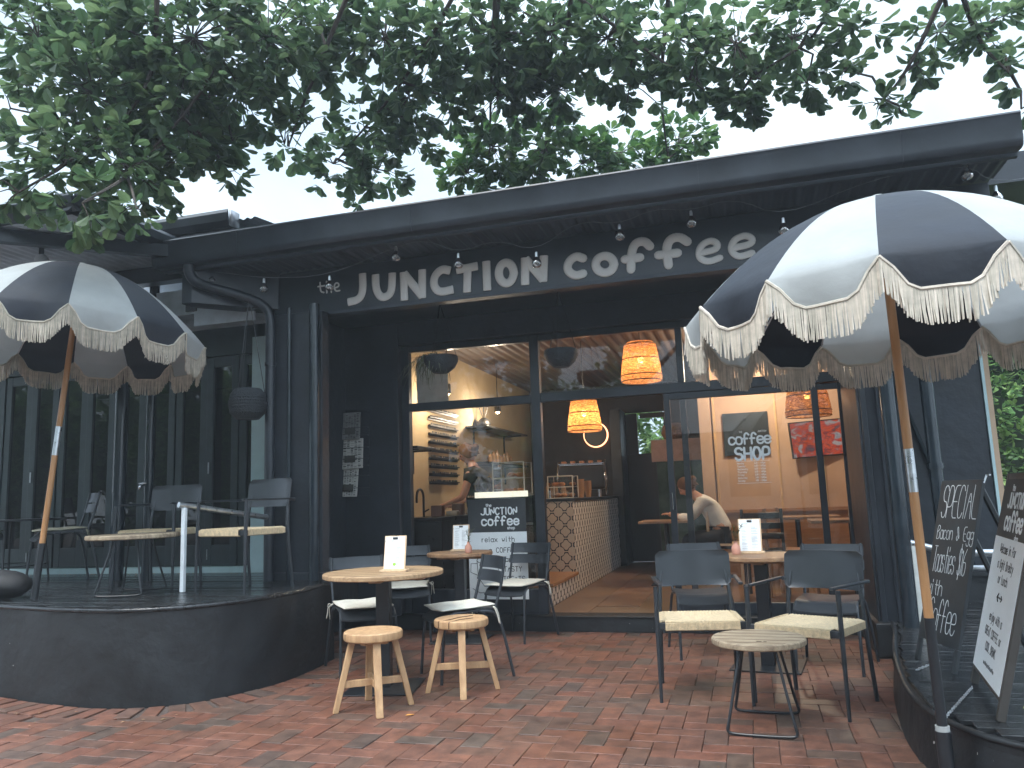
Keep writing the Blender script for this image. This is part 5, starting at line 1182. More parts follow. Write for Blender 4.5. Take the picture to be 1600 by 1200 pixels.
# back door with a window
t = empty('back_door', (-1.60, 12.92, .126), 0, 'dark back door with a bright upper window at the end of the cafe', 'door')
m_ = MB(); m_.box(-.38, .38, 0, .05, 0, 1.72); m_.box(-.38, -.1, 0, .05, 1.721, 2.38); m_.box(-.05, .38, 0, .05, 2.30, 2.38); m_.box(.33, .38, 0, .05, 1.721, 2.3); m_.build('leaf', black_int, t)
m_ = MB(); m_.add([(-.1, .025, 1.72), (.33, .025, 1.72), (.33, .025, 2.3), (-.1, .025, 2.3)], [(0, 1, 2, 3)]); m_.build('window_pane', clear, t)
# tall dark cabinet, shelf box with basket
m_ = MB(); m_.box(-.08, .08, -.3, .3, 0, 2.4); o = m_.build('tall_cabinet', mat('cabinet_black', (.012, .014, .016), .35), None, bevel=.006, loc=(-1.95, 12.5, .126)); tag(o, 'tall black cabinet between the espresso machine and the back door', 'cabinet')
t = empty('drinks_fridge', (-.80, 11.3, .126), 0, 'glass fronted drinks fridge with a pale box top, seen behind the sliding door', 'fridge')
m_ = MB(); m_.box(-.45, .45, -.3, .3, 0, .12); m_.box(-.45, -.41, -.3, .3, .12, 1.5); m_.box(.41, .45, -.3, .3, .12, 1.5); m_.box(-.41, .41, .26, .3, .12, 1.5); m_.build('cabinet', black_int, t)
m_ = MB(); m_.box(-.47, .47, -.32, .3, 1.5, 1.8); m_.build('header', mat('pinkish_board', (.34, .23, .2), .6), t, bevel=.004)
m_ = MB(); m_.add([(-.41, -.29, .12), (.41, -.29, .12), (.41, -.29, 1.5), (-.41, -.29, 1.5)], [(0, 1, 2, 3)]); m_.build('door_pane', mat('green_glazing', (.035, .055, .035), .12, var=.5, scale=4), t)
m_ = MB(); m_.lathe([(0, 0), (.15, 0), (.2, .1), (.17, .2), (.08, .24), (0, .24)], 20); o = m_.build('wicker_basket', mat('brown_wicker', (.2, .1, .05), .7, var=.4, scale=40, bump=.8), None, smooth=True, loc=(-.95, 11.25, 1.927)); tag(o, 'brown wicker basket on top of the drinks fridge', 'basket')
# black art board and television on the tan wall
m_ = MB(); m_.box(-.28, .28, -.03, 0, -.27, .27); o = m_.build('black_wall_board', mat('board_black', (.02, .024, .025), .3), None, bevel=.003, loc=(0, 10.49, 1.91)); tag(o, 'square black board on the tan wall behind the opening hours lettering', 'board')
t = empty('television', (.88, 10.44, 1.80), 0, 'wall mounted television showing a red picture, tilted on its bracket', 'television'); Mt = Matrix.Rotation(math.radians(-3), 4, 'Y') @ Matrix.Rotation(math.radians(12), 4, 'Z')
m_ = MB(); m_.box(-.37, .37, -.02, .02, -.225, .225, Mt); m_.build('casing', black_int, t, bevel=.004)
m_ = MB(); m_.box(-.355, .355, -.0225, -.021, -.21, .21, Mt); m_.build('screen', screen_material(), t)
m_ = MB(); m_.box(-.05, .05, .02, .06, -.1, .1); m_.build('bracket', black_int, t)
m_ = MB(); m_.box(-.006, .006, 10.485, 10.499, .5, 1.55); m_.v = [(x + .9, y, z) for x, y, z in m_.v]; C(m_, 'cable_duct', cream_wall)
m_ = MB(); m_.box(-.40, -.37, 10.44, 10.499, .126, 3.0); m_.box(.36, .385, 10.47, 10.499, .126, 3.0); C(m_, 'wall_trim', mat('pine_trim', (.5, .33, .17), .6))
m_ = MB(); m_.box(-.37, 1.88, 10.42, 10.499, .126, .95); m_.box(-.37, 1.88, 10.38, 10.419, .92, .96); C(m_, 'bench_back', timber_int)
# interior dining tables and chairs
def in_table(x, y, label, sx=.6, sy=.6):
    t = empty('dining_table', (x, y, .126), 0, label, 'table')
    m_ = MB(); m_.box(-sx / 2, sx / 2, -sy / 2, sy / 2, .72, .75); m_.build('table_top', wood_top2, t, bevel=.005)
    m_ = MB(); m_.tube([(0, 0, 0), (0, 0, .72)], .03, 12); m_.box(-.2, .2, -.2, .2, 0, .012); m_.build('pedestal', blackmetal, t)
in_table(.95, 8.7, 'wooden dining table inside, right of the opening hours lettering', .8, .6); in_table(-1.0, 9.75, 'wooden dining table inside, in front of the seated customer'); in_table(.5, 9.9, 'wooden dining table inside, below the television', .9, .6)
def in_chair(x, y, rz, label, colr):
    t = empty('dining_chair', (x, y, .126), rz, label, 'chair')
    for sx in (-1, 1):
        for sy in (-1, 1): m_ = MB(); m_.box(sx * .19 - .015, sx * .19 + .015, sy * .18 - .015, sy * .18 + .015, 0, .44 if sy < 0 else .88); m_.build('leg', colr, t, bevel=.003)
    m_ = MB(); m_.box(-.21, .21, -.2, .2, .441, .47); m_.build('seat', colr, t, bevel=.006)
    m_ = MB()
    for z in (.58, .68, .78): m_.box(-.174, .174, .172, .188, z, z + .06)
    m_.build('back_slat', colr, t, bevel=.003)
in_chair(.35, 8.6, math.radians(70), 'timber chair inside beside the dining table on the right', timber_int)
in_chair(1.3, 9.4, math.radians(180), 'timber chair inside at the back right corner', timber_int)
in_chair(-.30, 9.77, math.radians(80), 'pale pine chair holding the seated customer', wood_pale)
in_chair(.1, 8.6, math.radians(175), 'dark chair inside, back towards the glass below the lettering', black_int)
t = empty('napkin_holder', (1.0, 8.62, .876), 0, 'silver napkin holder on the right dining table inside', 'holder'); m_ = MB(); m_.box(-.08, .08, -.03, .03, 0, .09); m_.build('body', chrome, t, bevel=.01); m_ = MB(); m_.box(-.07, .07, -.02, .02, .09, .10); m_.build('napkin', white_mat, t)
# kitchen: back bench, slat menu wall, shelves, taps, lights
m_ = MB(); m_.box(-3.5, -3.0, 7.5, 11.8, .13, 1.0); m_.box(-3.498, -2.98, 7.48, 11.8, 1.0, 1.04); tag(m_.build('kitchen_bench', mat('bench_black', (.02, .018, .016), .3), None, bevel=.004), 'long black kitchen bench along the cream wall, behind the barista', 'bench')
t = empty('slat_menu_board', (-3.49, 8.85, 1.85), 0, 'white peg letter menu rails on the cream kitchen wall', 'menu')
rnd = random.Random(4)
for k in range(10):
    z = .40 - k * .093; m_ = MB(); m_.box(0, .03, -.48, .44, z, z + .014); m_.box(0, .008, -.48, .44, z - .02, z); r_ = m_.build('rail', black_int, t)
    m_ = MB(); y = -.44
    while y < .38:
        if rnd.random() < .78: m_.box(.01, .014, y, y + .011, z + .0145, z + .036)
        y += .017
    m_.build('letter_row', ink, r_)
for i, (x0, x1, y0, y1, z, nm) in enumerate(((-3.5, -3.2, 9.65, 11.6, 2.13, 'upper black bracket shelf on the kitchen wall, carrying a dark vase'), (-3.5, -3.2, 9.65, 11.6, 1.66, 'lower black bracket shelf on the kitchen wall, beside the barista\'s head'), (-3.5, -3.25, 7.5, 8.0, 1.75, 'short green black shelf at the left end of the kitchen wall'))):
    t = empty('wall_shelf', (x0, (y0 + y1) / 2, z), 0, nm, 'shelf'); m_ = MB(); m_.box(0, x1 - x0, -(y1 - y0) / 2, (y1 - y0) / 2, 0, .025); m_.build('board', black_int, t, bevel=.003)
    for s in (-.35, .35): m_ = MB(); m_.box(0, .02, s * (y1 - y0) - .012, s * (y1 - y0) + .012, -.25, 0); m_.box(0, x1 - x0 - .02, s * (y1 - y0) - .01, s * (y1 - y0) + .01, -.016, -.0005); m_.build('bracket', black_int, t)
t = empty('dark_vase', (-3.36, 10.0, 2.156), 0, 'dark vase with bare twigs on the upper kitchen shelf', 'vase')
m_ = MB(); m_.lathe([(0, 0), (.07, 0), (.1, .05), (.06, .11), (.03, .13)], 18); m_.build('vase_body', black_int, t, smooth=True)
for k in range(6): a = k * 1.05; m_ = MB(); m_.tube([(0, 0, .1), (.06 * math.cos(a), .09 * math.sin(a), .26), (.1 * math.cos(a), .2 * math.sin(a), .36)], .004, 5); m_.build('twig', black_int, t)
for i in range(7):
    m_ = MB(); h_ = .13 + .03 * (i % 3); m_.lathe([(0, 0), (.03, 0), (.032, h_ * .7), (.013, h_ * .85), (.013, h_), (0, h_)], 12)
    o = m_.build('syrup_bottle', mat('bottle_glass', (.25, .16, .1), .2), None, smooth='auto', loc=(-3.34, 10.15 + i * .16, 1.686)); tag(o, 'small brown syrup bottle standing in the row on the lower kitchen shelf', 'bottle', 'syrup bottles on the lower kitchen shelf')
for i, (x, y) in enumerate(((-3.3, 7.75), (-3.3, 9.55))):
    t = empty('gooseneck_tap', (x, y, 1.04), 0, ['black gooseneck tap at the left end of the kitchen bench', 'black gooseneck tap directly in front of the barista'][i], 'tap')
    m_ = MB(); m_.tube([(0, 0, 0), (0, 0, .2)] + [(0, -.09 + .09 * math.cos(a), .2 + .09 * math.sin(a)) for a in [k * PI / 10 for k in range(1, 11)]] + [(0, -.18, .15)], .013, 10); m_.build('spout', black_int, t, smooth=True)
    m_ = MB(); m_.tube([(0, 0, .05), (.06, 0, .08)], .008, 8); m_.build('lever', black_int, t)
def spot(loc, label, e, r):
    t = empty('spot_lamp', loc, 0, label, 'lamp'); m_ = MB(); m_.lathe([(0, .08), (.04, .08), (.045, -.02), (.04, -.03)], 16); m_.build('housing', black_int, t, smooth='auto')
    m_ = MB(); m_.ball((0, 0, -.02), .03, 12, 8); m_.build('bulb', glow, t, smooth=True); m_ = MB(); m_.tube([(0, 0, .08), (0, 0, 3.0 - loc[2])], .006, 6); m_.build('stem', black_int, t); lamp_light(t, (0, 0, -.08), e, (1, .82, .62), r)
spot((-3.13, 9.9, 2.37), 'small bright bulb hanging behind and above the barista', 14, .04)
spot((-3.18, 8.2, 2.42), 'spot lamp at the left end of the kitchen, washing the cream wall', 10, .04)
spot((.2, 9.6, 2.75), 'ceiling spot lamp in the dining room in front of the black board', 40, .05)
m_ = MB(); m_.box(0, .34, 0, .012, 0, .46); tag(m_.build('window_notice', mat('pale_notice', (.5, .52, .52), .5), None, loc=(-3.2, 7.40, 2.2)), 'pale notice sheet in the lower left corner of the upper window', 'notice')
for i in range(6):
    m_ = MB(); rnd = random.Random(i); m_.box(-.06, .06, -.05, .05, 0, rnd.uniform(.04, .13)); o = m_.build('kitchen_container', [mat('tub_a', (.12, .06, .04), .5), mat('tub_b', (.3, .25, .18), .5)][i % 2], None, bevel=.008, loc=(-3.12 + .05 * (i % 2), 7.7 + i * .3, 1.041)); tag(o, 'small tub among the clutter on the black kitchen bench', 'container', 'tubs on the kitchen bench')
# poster in the left window
t = empty('window_poster', (-2.32, 7.225, .27), 0, 'white and black cafe poster standing behind chairs in the left window', 'poster')
m_ = MB(); m_.box(-.30, .28, 0, .008, 0, .62); m_.build('sheet', white_mat, t); m_ = MB(); m_.box(-.30, .28, 0, .008, .6201, .93); m_.build('black_panel', chalk_board, t)
Mp = frame_on((0, -.002, 0), (1, 0, 0), (0, 0, 1)); m_ = MB(); logo(m_, Mp, .86, 1.25, cx=.02); m_.build('logo_lettering', white_mat, t)
m_ = MB()
for tx, x, y, h in (('relax with', .0, .53, .045), ('a COFFEE', .05, .43, .045), ('and', .12, .345, .045), ('TASTY', .14, .255, .045), ('TREATS', .15, .165, .045)): lettering(m_, tx, Mp, h, .0032, x, y, n=5, gap=.5)
lettering(m_, 'www.thejunction.coffee', Mp, .018, .0016, .05, .03, n=4, sm=0)
m_.tube([Mp @ Vector(p) for p in ((-.22, .36, 0), (-.21, .2, 0), (-.15, .12, 0), (-.06, .12, 0), (-.01, .2, 0), (.0, .36, 0))], .003, 5); m_.tube([Mp @ Vector((-.11 + .11 * math.cos(a), .36 + .035 * math.sin(a), 0)) for a in [i * PI / 10 for i in range(20)]], .003, 5, closed=True)
m_.tube([Mp @ Vector(p) for p in ((-.22, .33, 0), (-.28, .33, 0), (-.285, .25, 0), (-.21, .22, 0))], .003, 5); m_.tube([Mp @ Vector(p) for p in ((-.27, .1, 0), (-.2, .06, 0), (-.02, .06, 0))], .003, 5)
m_.build('writing', ink, t)

# ================================================================== PEOPLE
def skin_figure(name, parent, J, bones, mtl, sub=2):
    names = list(J); me = bpy.data.meshes.new(name); me.from_pydata([J[k][0] for k in names], [(names.index(a), names.index(b)) for a, b in bones], [])
    o = bpy.data.objects.new(name, me); COL.objects.link(o); o.parent = parent; me.materials.append(mtl)
    sk = o.modifiers.new('skin', 'SKIN'); sk.use_smooth_shade = True
    if not me.skin_vertices: me.attributes  # layer is created with the modifier
    for i, k in enumerate(names):
        r = J[k][1]; me.skin_vertices[0].data[i].radius = r if isinstance(r, tuple) else (r, r); me.skin_vertices[0].data[i].use_root = (i == 0)
    ss = o.modifiers.new('subdivision', 'SUBSURF'); ss.levels = sub; ss.render_levels = sub
    return o
def bake(o):
    dg = bpy.context.evaluated_depsgraph_get(); dg.update(); me = bpy.data.meshes.new_from_object(o.evaluated_get(dg)); o.modifiers.clear(); o.data = me
    me.polygons.foreach_set('use_smooth', [True] * len(me.polygons)); return o
def head_mesh(parent, c, R3, face=True):
    """head with nose, brow, eye hollows, lips, ears; R3 rotates from facing -y"""
    V = []; F = []; n, m = 32, 24
    for i in range(m + 1):
        th = PI * i / m
        for k in range(n):
            a = 2 * PI * k / n; x = math.sin(th) * math.sin(a); y = -math.sin(th) * math.cos(a); z = math.cos(th)
            fx = .073 * (1 - .22 * max(0, -z) ** 1.3); fy = .094 * (1 - .12 * max(0, -z)); fz = .115
            p = Vector((x * fx, y * fy, z * fz))
            if y < 0:
                f = -y
                p.y -= .022 * math.exp(-((p.x / .011) ** 2) - ((p.z + .012) / .022) ** 2) * f
                p.y += .010 * (math.exp(-(((p.x - .03) / .013) ** 2) - ((p.z - .012) / .011) ** 2) + math.exp(-(((p.x + .03) / .013) ** 2) - ((p.z - .012) / .011) ** 2)) * f
                p.y -= .005 * math.exp(-((p.x / .022) ** 2) - ((p.z + .05) / .007) ** 2) * f
                p.y -= .009 * math.exp(-((p.x / .02) ** 2) - ((p.z + .088) / .015) ** 2) * f
            V.append(c + R3 @ p)
    for i in range(m):
        for k in range(n): F.append((i * n + k, (i + 1) * n + k, (i + 1) * n + (k + 1) % n, i * n + (k + 1) % n))
    return V, F
def person(name, loc, label, J, bones, headc, R3, shirt, trousers, hair_long, shirtm, legm, fingers):
    t = empty(name, loc, 0, label, 'person')
    b = bake(skin_figure('body', t, J, bones, skin_mat))
    me = b.data; vs = [v.co.copy() for v in me.vertices]; fs = [tuple(p.vertices) for p in me.polygons]
    mb = MB(); mb.add(vs, fs); V, F = head_mesh(t, Vector(headc), R3); mb.add(V, F)
    for s in (-1, 1):
        ec = Vector(headc) + R3 @ Vector((s * .074, .01, -.005)); M_ = Matrix.Translation(ec) @ R3.to_4x4()
        tmp = MB(); tmp.ball((0, 0, 0), .022, 10, 8, (.35, .7, 1.25)); mb.add([M_ @ Vector(v) for v in tmp.v], tmp.f)
    for pts, r in fingers: mb.tube(pts, r, 8)
    bpy.data.objects.remove(b); mb.build('body', skin_mat, t, smooth=True)
    for nm, spec, mt in (('shirt', shirt, shirtm), ('trousers', trousers, legm)):
        if spec:
            JJ = {k: (J[k][0], tuple(x + spec[1] for x in (J[k][1] if isinstance(J[k][1], tuple) else (J[k][1],) * 2))) for k in spec[0]}
            JJ.update(spec[3] if len(spec) > 3 else {})
            bake(skin_figure(nm, t, JJ, spec[2], mt))
    em = MB()
    for s in (-1, 1):
        ec = Vector(headc) + R3 @ Vector((s * .03, -.078, .012)); em.ball(tuple(ec), .0095, 10, 8)
    em.build('eye', mat('eye_dark', (.03, .02, .015), .2), t, smooth=True)
    # hair: shell over the skull with strands
    V = []; F = []; n, m = 36, 16
    for i in range(m + 1):
        th = PI * .67 * i / m
        for k in range(n):
            a = 2 * PI * k / n; front = max(0, math.cos(a)); th2 = th * (1 - .55 * front ** 1.1)
            x = math.sin(th2) * math.sin(a); y = -math.sin(th2) * math.cos(a); z = math.cos(th2)
            j = 1 + .035 * math.sin(a * 13 + i) + random.uniform(-.01, .01)
            V.append(Vector(headc) + R3 @ Vector((x * .085 * j, y * .105 * j + .006, z * .128 * j + .002)))
    for i in range(m):
        for k in range(n): F.append((i * n + k, (i + 1) * n + k, (i + 1) * n + (k + 1) % n, i * n + (k + 1) % n))
    hm = MB(); hm.add(V, F)
    for k in range(46):
        a = random.uniform(-1.2, 1.2) + PI; st = Vector((math.sin(a) * .08, -math.cos(a) * .095, random.uniform(-.02, .07)))
        L_ = hair_long * random.uniform(.6, 1)
        hm.tube([Vector(headc) + R3 @ (st + Vector((0, .012 * q, -L_ * q / 3))) for q in range(4)], [.009, .012, .009, .003], 5)
    hm.ball(tuple(Vector(headc) + R3 @ Vector((0, .12, .03))), .042, 12, 8, jit=.05)
    hm.build('hair', hair_mat, t, smooth=True)
    return t
def hand_fingers(wr, d, up_, side, curl=.5):
    """fingers as short chains from the palm"""
    d = d.normalized(); up_ = (up_ - d * up_.dot(d)).normalized(); s = d.cross(up_); o = []
    for k, (off, ln) in enumerate(((-.03, .07), (-.01, .08), (.01, .075), (.03, .06))):
        b = wr + d * .085 + s * off; o.append(([b - d * .02, b + d * ln * .35 - up_ * .006 * curl, b + d * ln * .7 - up_ * .03 * curl, b + d * ln * .85 - up_ * .055 * curl], [.0095, .009, .008, .006]))
    b = wr + d * .03 + s * side * .035; o.append(([b, b + d * .03 + s * side * .02, b + d * .055 + s * side * .012 - up_ * .02], [.0105, .0095, .007]))
    return o
# barista: standing behind the bench, turned to the left, looking down at her hands
v3 = Vector; base = v3((-2.98, 8.62, .126))
Jb = {'pelvis': ((.0, 0, .93), (.15, .11)), 'waist': ((0, 0, 1.06), (.125, .095)), 'chest': ((-.02, 0, 1.25), (.15, .11)), 'upper': ((-.04, 0, 1.36), (.14, .09)), 'neck': ((-.06, 0, 1.45), (.055, .055)), 'skull': ((-.10, 0, 1.54), (.055, .055)),
 'shL': ((-.05, -.165, 1.36), (.055, .055)), 'elL': ((-.12, -.21, 1.11), (.042, .042)), 'wrL': ((-.36, -.15, 1.03), (.026, .026)), 'haL': ((-.43, -.13, 1.01), (.036, .018)),
 'shR': ((-.05, .165, 1.36), (.055, .055)), 'elR': ((-.12, .22, 1.12), (.042, .042)), 'wrR': ((-.34, .12, 1.03), (.026, .026)), 'haR': ((-.41, .09, 1.01), (.036, .018)),
 'hpL': ((0, -.09, .84), (.09, .09)), 'knL': ((-.03, -.09, .48), (.06, .06)), 'anL': ((.0, -.09, .09), (.038, .038)), 'ftL': ((-.15, -.10, .035), (.035, .03)),
 'hpR': ((0, .09, .84), (.09, .09)), 'knR': ((-.03, .09, .48), (.06, .06)), 'anR': ((.0, .09, .09), (.038, .038)), 'ftR': ((-.15, .10, .035), (.035, .03))}
Bb = [('pelvis', 'waist'), ('waist', 'chest'), ('chest', 'upper'), ('upper', 'neck'), ('neck', 'skull'), ('upper', 'shL'), ('shL', 'elL'), ('elL', 'wrL'), ('wrL', 'haL'), ('upper', 'shR'), ('shR', 'elR'), ('elR', 'wrR'), ('wrR', 'haR'), ('pelvis', 'hpL'), ('hpL', 'knL'), ('knL', 'anL'), ('anL', 'ftL'), ('pelvis', 'hpR'), ('hpR', 'knR'), ('knR', 'anR'), ('anR', 'ftR')]
Rb = (Matrix.Rotation(math.radians(-82), 3, 'Z') @ Matrix.Rotation(math.radians(24), 3, 'X'))
slv = {'slL': ((-.075, -.19, 1.24), (.062, .062)), 'slR': ((-.075, .19, 1.24), (.062, .062))}
slv['nk'] = ((-.065, 0, 1.45), (.076, .076))
Sh = (['pelvis', 'waist', 'chest', 'upper', 'shL', 'shR'], .03, [('upper', 'nk'), ('pelvis', 'waist'), ('waist', 'chest'), ('chest', 'upper'), ('upper', 'shL'), ('upper', 'shR'), ('shL', 'slL'), ('shR', 'slR')], slv)
Tr = (['pelvis', 'hpL', 'knL', 'anL', 'hpR', 'knR', 'anR'], .012, [('pelvis', 'hpL'), ('hpL', 'knL'), ('knL', 'anL'), ('pelvis', 'hpR'), ('hpR', 'knR'), ('knR', 'anR')])
fg = hand_fingers(v3(Jb['wrL'][0]), v3((-1, .2, -.25)), v3((0, 0, 1)), 1) + hand_fingers(v3(Jb['wrR'][0]), v3((-1, -.3, -.25)), v3((0, 0, 1)), -1)
person('barista', base, 'barista in black shirt with tied brown hair, looking down and working at the bench', Jb, Bb, (-.13, 0, 1.60), Rb, Sh, Tr, .05, cloth_black, denim, fg)
# customer seated at an inside table, leaning forward to the left
base = v3((-.34, 9.75, .126))
Jc = {'pelvis': ((.02, 0, .56), (.15, .12)), 'waist': ((-.04, 0, .70), (.13, .11)), 'chest': ((-.13, 0, .88), (.16, .12)), 'upper': ((-.21, 0, .97), (.14, .10)), 'neck': ((-.29, 0, 1.03), (.055, .055)), 'skull': ((-.35, 0, 1.08), (.055, .055)),
 'shL': ((-.22, -.17, .96), (.055, .055)), 'elL': ((-.36, -.22, .76), (.042, .042)), 'wrL': ((-.55, -.12, .80), (.026, .026)), 'haL': ((-.62, -.09, .83), (.036, .018)),
 'shR': ((-.22, .17, .96), (.055, .055)), 'elR': ((-.36, .22, .76), (.042, .042)), 'wrR': ((-.55, .12, .80), (.026, .026)), 'haR': ((-.62, .09, .83), (.036, .018)),
 'hpL': ((-.04, -.1, .54), (.09, .09)), 'knL': ((-.44, -.12, .53), (.062, .062)), 'anL': ((-.40, -.12, .09), (.038, .038)), 'ftL': ((-.55, -.12, .035), (.035, .03)),
 'hpR': ((-.04, .1, .54), (.09, .09)), 'knR': ((-.44, .12, .53), (.062, .062)), 'anR': ((-.40, .12, .09), (.038, .038)), 'ftR': ((-.55, .12, .035), (.035, .03))}
slc = {'slL': ((-.36, -.22, .76), (.055, .055)), 'slR': ((-.36, .22, .76), (.055, .055)), 'swL': ((-.51, -.14, .795), (.038, .038)), 'swR': ((-.51, .14, .795), (.038, .038))}
slc['nk'] = ((-.26, 0, 1.01), (.065, .065))
Shc = (['pelvis', 'waist', 'chest', 'upper', 'shL', 'shR'], .016, Sh[2] + [('slL', 'swL'), ('slR', 'swR')], slc)
Rc = (Matrix.Rotation(math.radians(-90), 3, 'Z') @ Matrix.Rotation(math.radians(38), 3, 'X'))
fg = hand_fingers(v3(Jc['wrL'][0]), v3((-1, .3, .3)), v3((0, 0, 1)), 1) + hand_fingers(v3(Jc['wrR'][0]), v3((-1, -.3, .3)), v3((0, 0, 1)), -1)
person('seated_customer', base, 'customer in a pale shirt seated inside behind the sliding glass, leaning over the table', Jc, Bb, (-.39, 0, 1.13), Rc, Shc, Tr, .07, cloth_white, denim, fg)

# leaf litter blown against the door kerb and the cafe step
rnd = random.Random(21); m_ = MB()
for k in range(150):
    if k < 95: x, y, z = rnd.uniform(-8.5, -4.4), 6.50 - abs(rnd.gauss(0, .07)), .604
    elif k < 125: x, y, z = rnd.uniform(-3.2, .7), 7.06 - abs(rnd.gauss(0, .06)), .004
    else: x, y, z = rnd.uniform(-4.6, -3.0), rnd.uniform(3.6, 4.3), .004
    if z < .1 and dist_path(x, y, wallpath) > .5 and y < 5: continue
    if z < .1 and y < 5 and x < -3.3 and y > 4.15: continue
    a = rnd.uniform(0, 6.3); l = rnd.uniform(.008, .022); ca, sa = math.cos(a) * l, math.sin(a) * l
    m_.add([(x - ca, y - sa, z), (x - sa * .4, y + ca * .4, z + .005), (x + ca, y + sa, z + .002), (x + sa * .4, y - ca * .4, z + .004)], [(0, 1, 2, 3)])
tag(m_.build('leaf_litter', mat('litter', (.28, .17, .09), .8, var=.3, island=.5)), 'scattered dry leaf litter along the door kerb and the cafe step', 'leaves', kind='stuff')

# ================================================================== TREES
def leaf_cluster(V, F, p, d, s, n, rnd, spread=1.0):
    d = d.normalized(); a = Vector((0, 0, 1)) if abs(d.z) < .9 else Vector((1, 0, 0)); u = d.cross(a).normalized(); v = d.cross(u)
    ph = rnd.uniform(0, 6.3)
    for k in range(n):
        an = ph + k * 2.4; e = rnd.uniform(.25, 1.0) * spread; ld = (d * rnd.uniform(.25, .8) + (u * math.cos(an) + v * math.sin(an)) * e + Vector((0, 0, -.25))).normalized()
        L = s * rnd.uniform(.5, 1.25); w = L * rnd.uniform(.28, .37); sd = ld.cross(Vector((rnd.uniform(-.5, .5), rnd.uniform(-.5, .5), 1))).normalized(); nn = ld.cross(sd); b = p + ld * s * .12
        o = len(V); c = .06 * L
        V.extend([b, b + ld * L * .4 + sd * w * .55 + nn * c, b + ld * L * .7 + sd * w * .95 + nn * c, b + ld * L * .93 + sd * w * .7 + nn * c * .5, b + ld * L * 1.02 - nn * c * .5, b + ld * L * .93 - sd * w * .7 + nn * c * .5, b + ld * L * .7 - sd * w * .95 + nn * c, b + ld * L * .4 - sd * w * .55 + nn * c])
        F.append((o, o + 1, o + 2, o + 3, o + 4)); F.append((o, o + 4, o + 5, o + 6, o + 7))
def tree(name, loc, label, trunk, limbs, blobs, s, dens, seed, lm=leaf_mat, group=None, twigs=True, tr=.22):
    t = empty(name, loc, 0, label, 'tree', group); o0 = Vector(loc); rnd = random.Random(seed)
    m_ = MB(); P = smooth_pts(trunk, 2); n = len(P); m_.tube([p - o0 for p in P], [tr * (1 - .55 * i / (n - 1)) for i in range(n)], 14); m_.build('trunk', bark, t, smooth=True)
    lp = []
    for L in limbs:
        P = smooth_pts([Vector(q) + Vector((rnd.gauss(0, .02), rnd.gauss(0, .02), rnd.gauss(0, .02))) for q in L], 2); n = len(P); m_ = MB(); r0 = .024 if len(L) <= 4 else .055
        m_.tube([p - o0 for p in P], [r0 * (1 - .78 * i / (n - 1)) for i in range(n)], 8); m_.build('branch', bark, t, smooth=True); lp += P
    V = []; F = []; tw = MB()
    for (x, y, z, r) in blobs:
        c = Vector((x, y, z)); near = min(lp, key=lambda q: (q - c).length) if lp else c
        if twigs and (near - c).length < 2.0:
            mid = (near + c) / 2 + Vector((rnd.uniform(-.1, .1), rnd.uniform(-.1, .1), rnd.uniform(0, .15))); tw.tube([p - o0 for p in smooth_pts([near, mid, c], 1)], [.014, .012, .01, .008], 5) if False else tw.tube([near - o0, mid - o0, c - o0], [.014, .010, .007], 5)
        k = max(3, int(dens * (r / .35) ** 2.3)); 
        for _ in range(k):
            d = Vector((rnd.gauss(0, 1), rnd.gauss(0, 1), rnd.gauss(0, 1))).normalized(); p = c + d * r * rnd.random() ** .45
            d2 = (d + Vector((rnd.uniform(-.4, .4), rnd.uniform(-.4, .4), -.25)))
            leaf_cluster(V, F, p - o0, d2, s * rnd.uniform(.85, 1.15), rnd.randint(5, 9), rnd)
            if twigs and rnd.random() < .35: tw.tube([c - o0, (c + p) / 2 - o0 + Vector((0, 0, .02)), p - o0], [.006, .004, .0025], 4)
    m_ = MB(); m_.v = V; m_.f = F; m_.mi = [0] * len(F); m_.build('crown', lm, t)
    if tw.v: tw.build('twigs', bark, t)
    return t
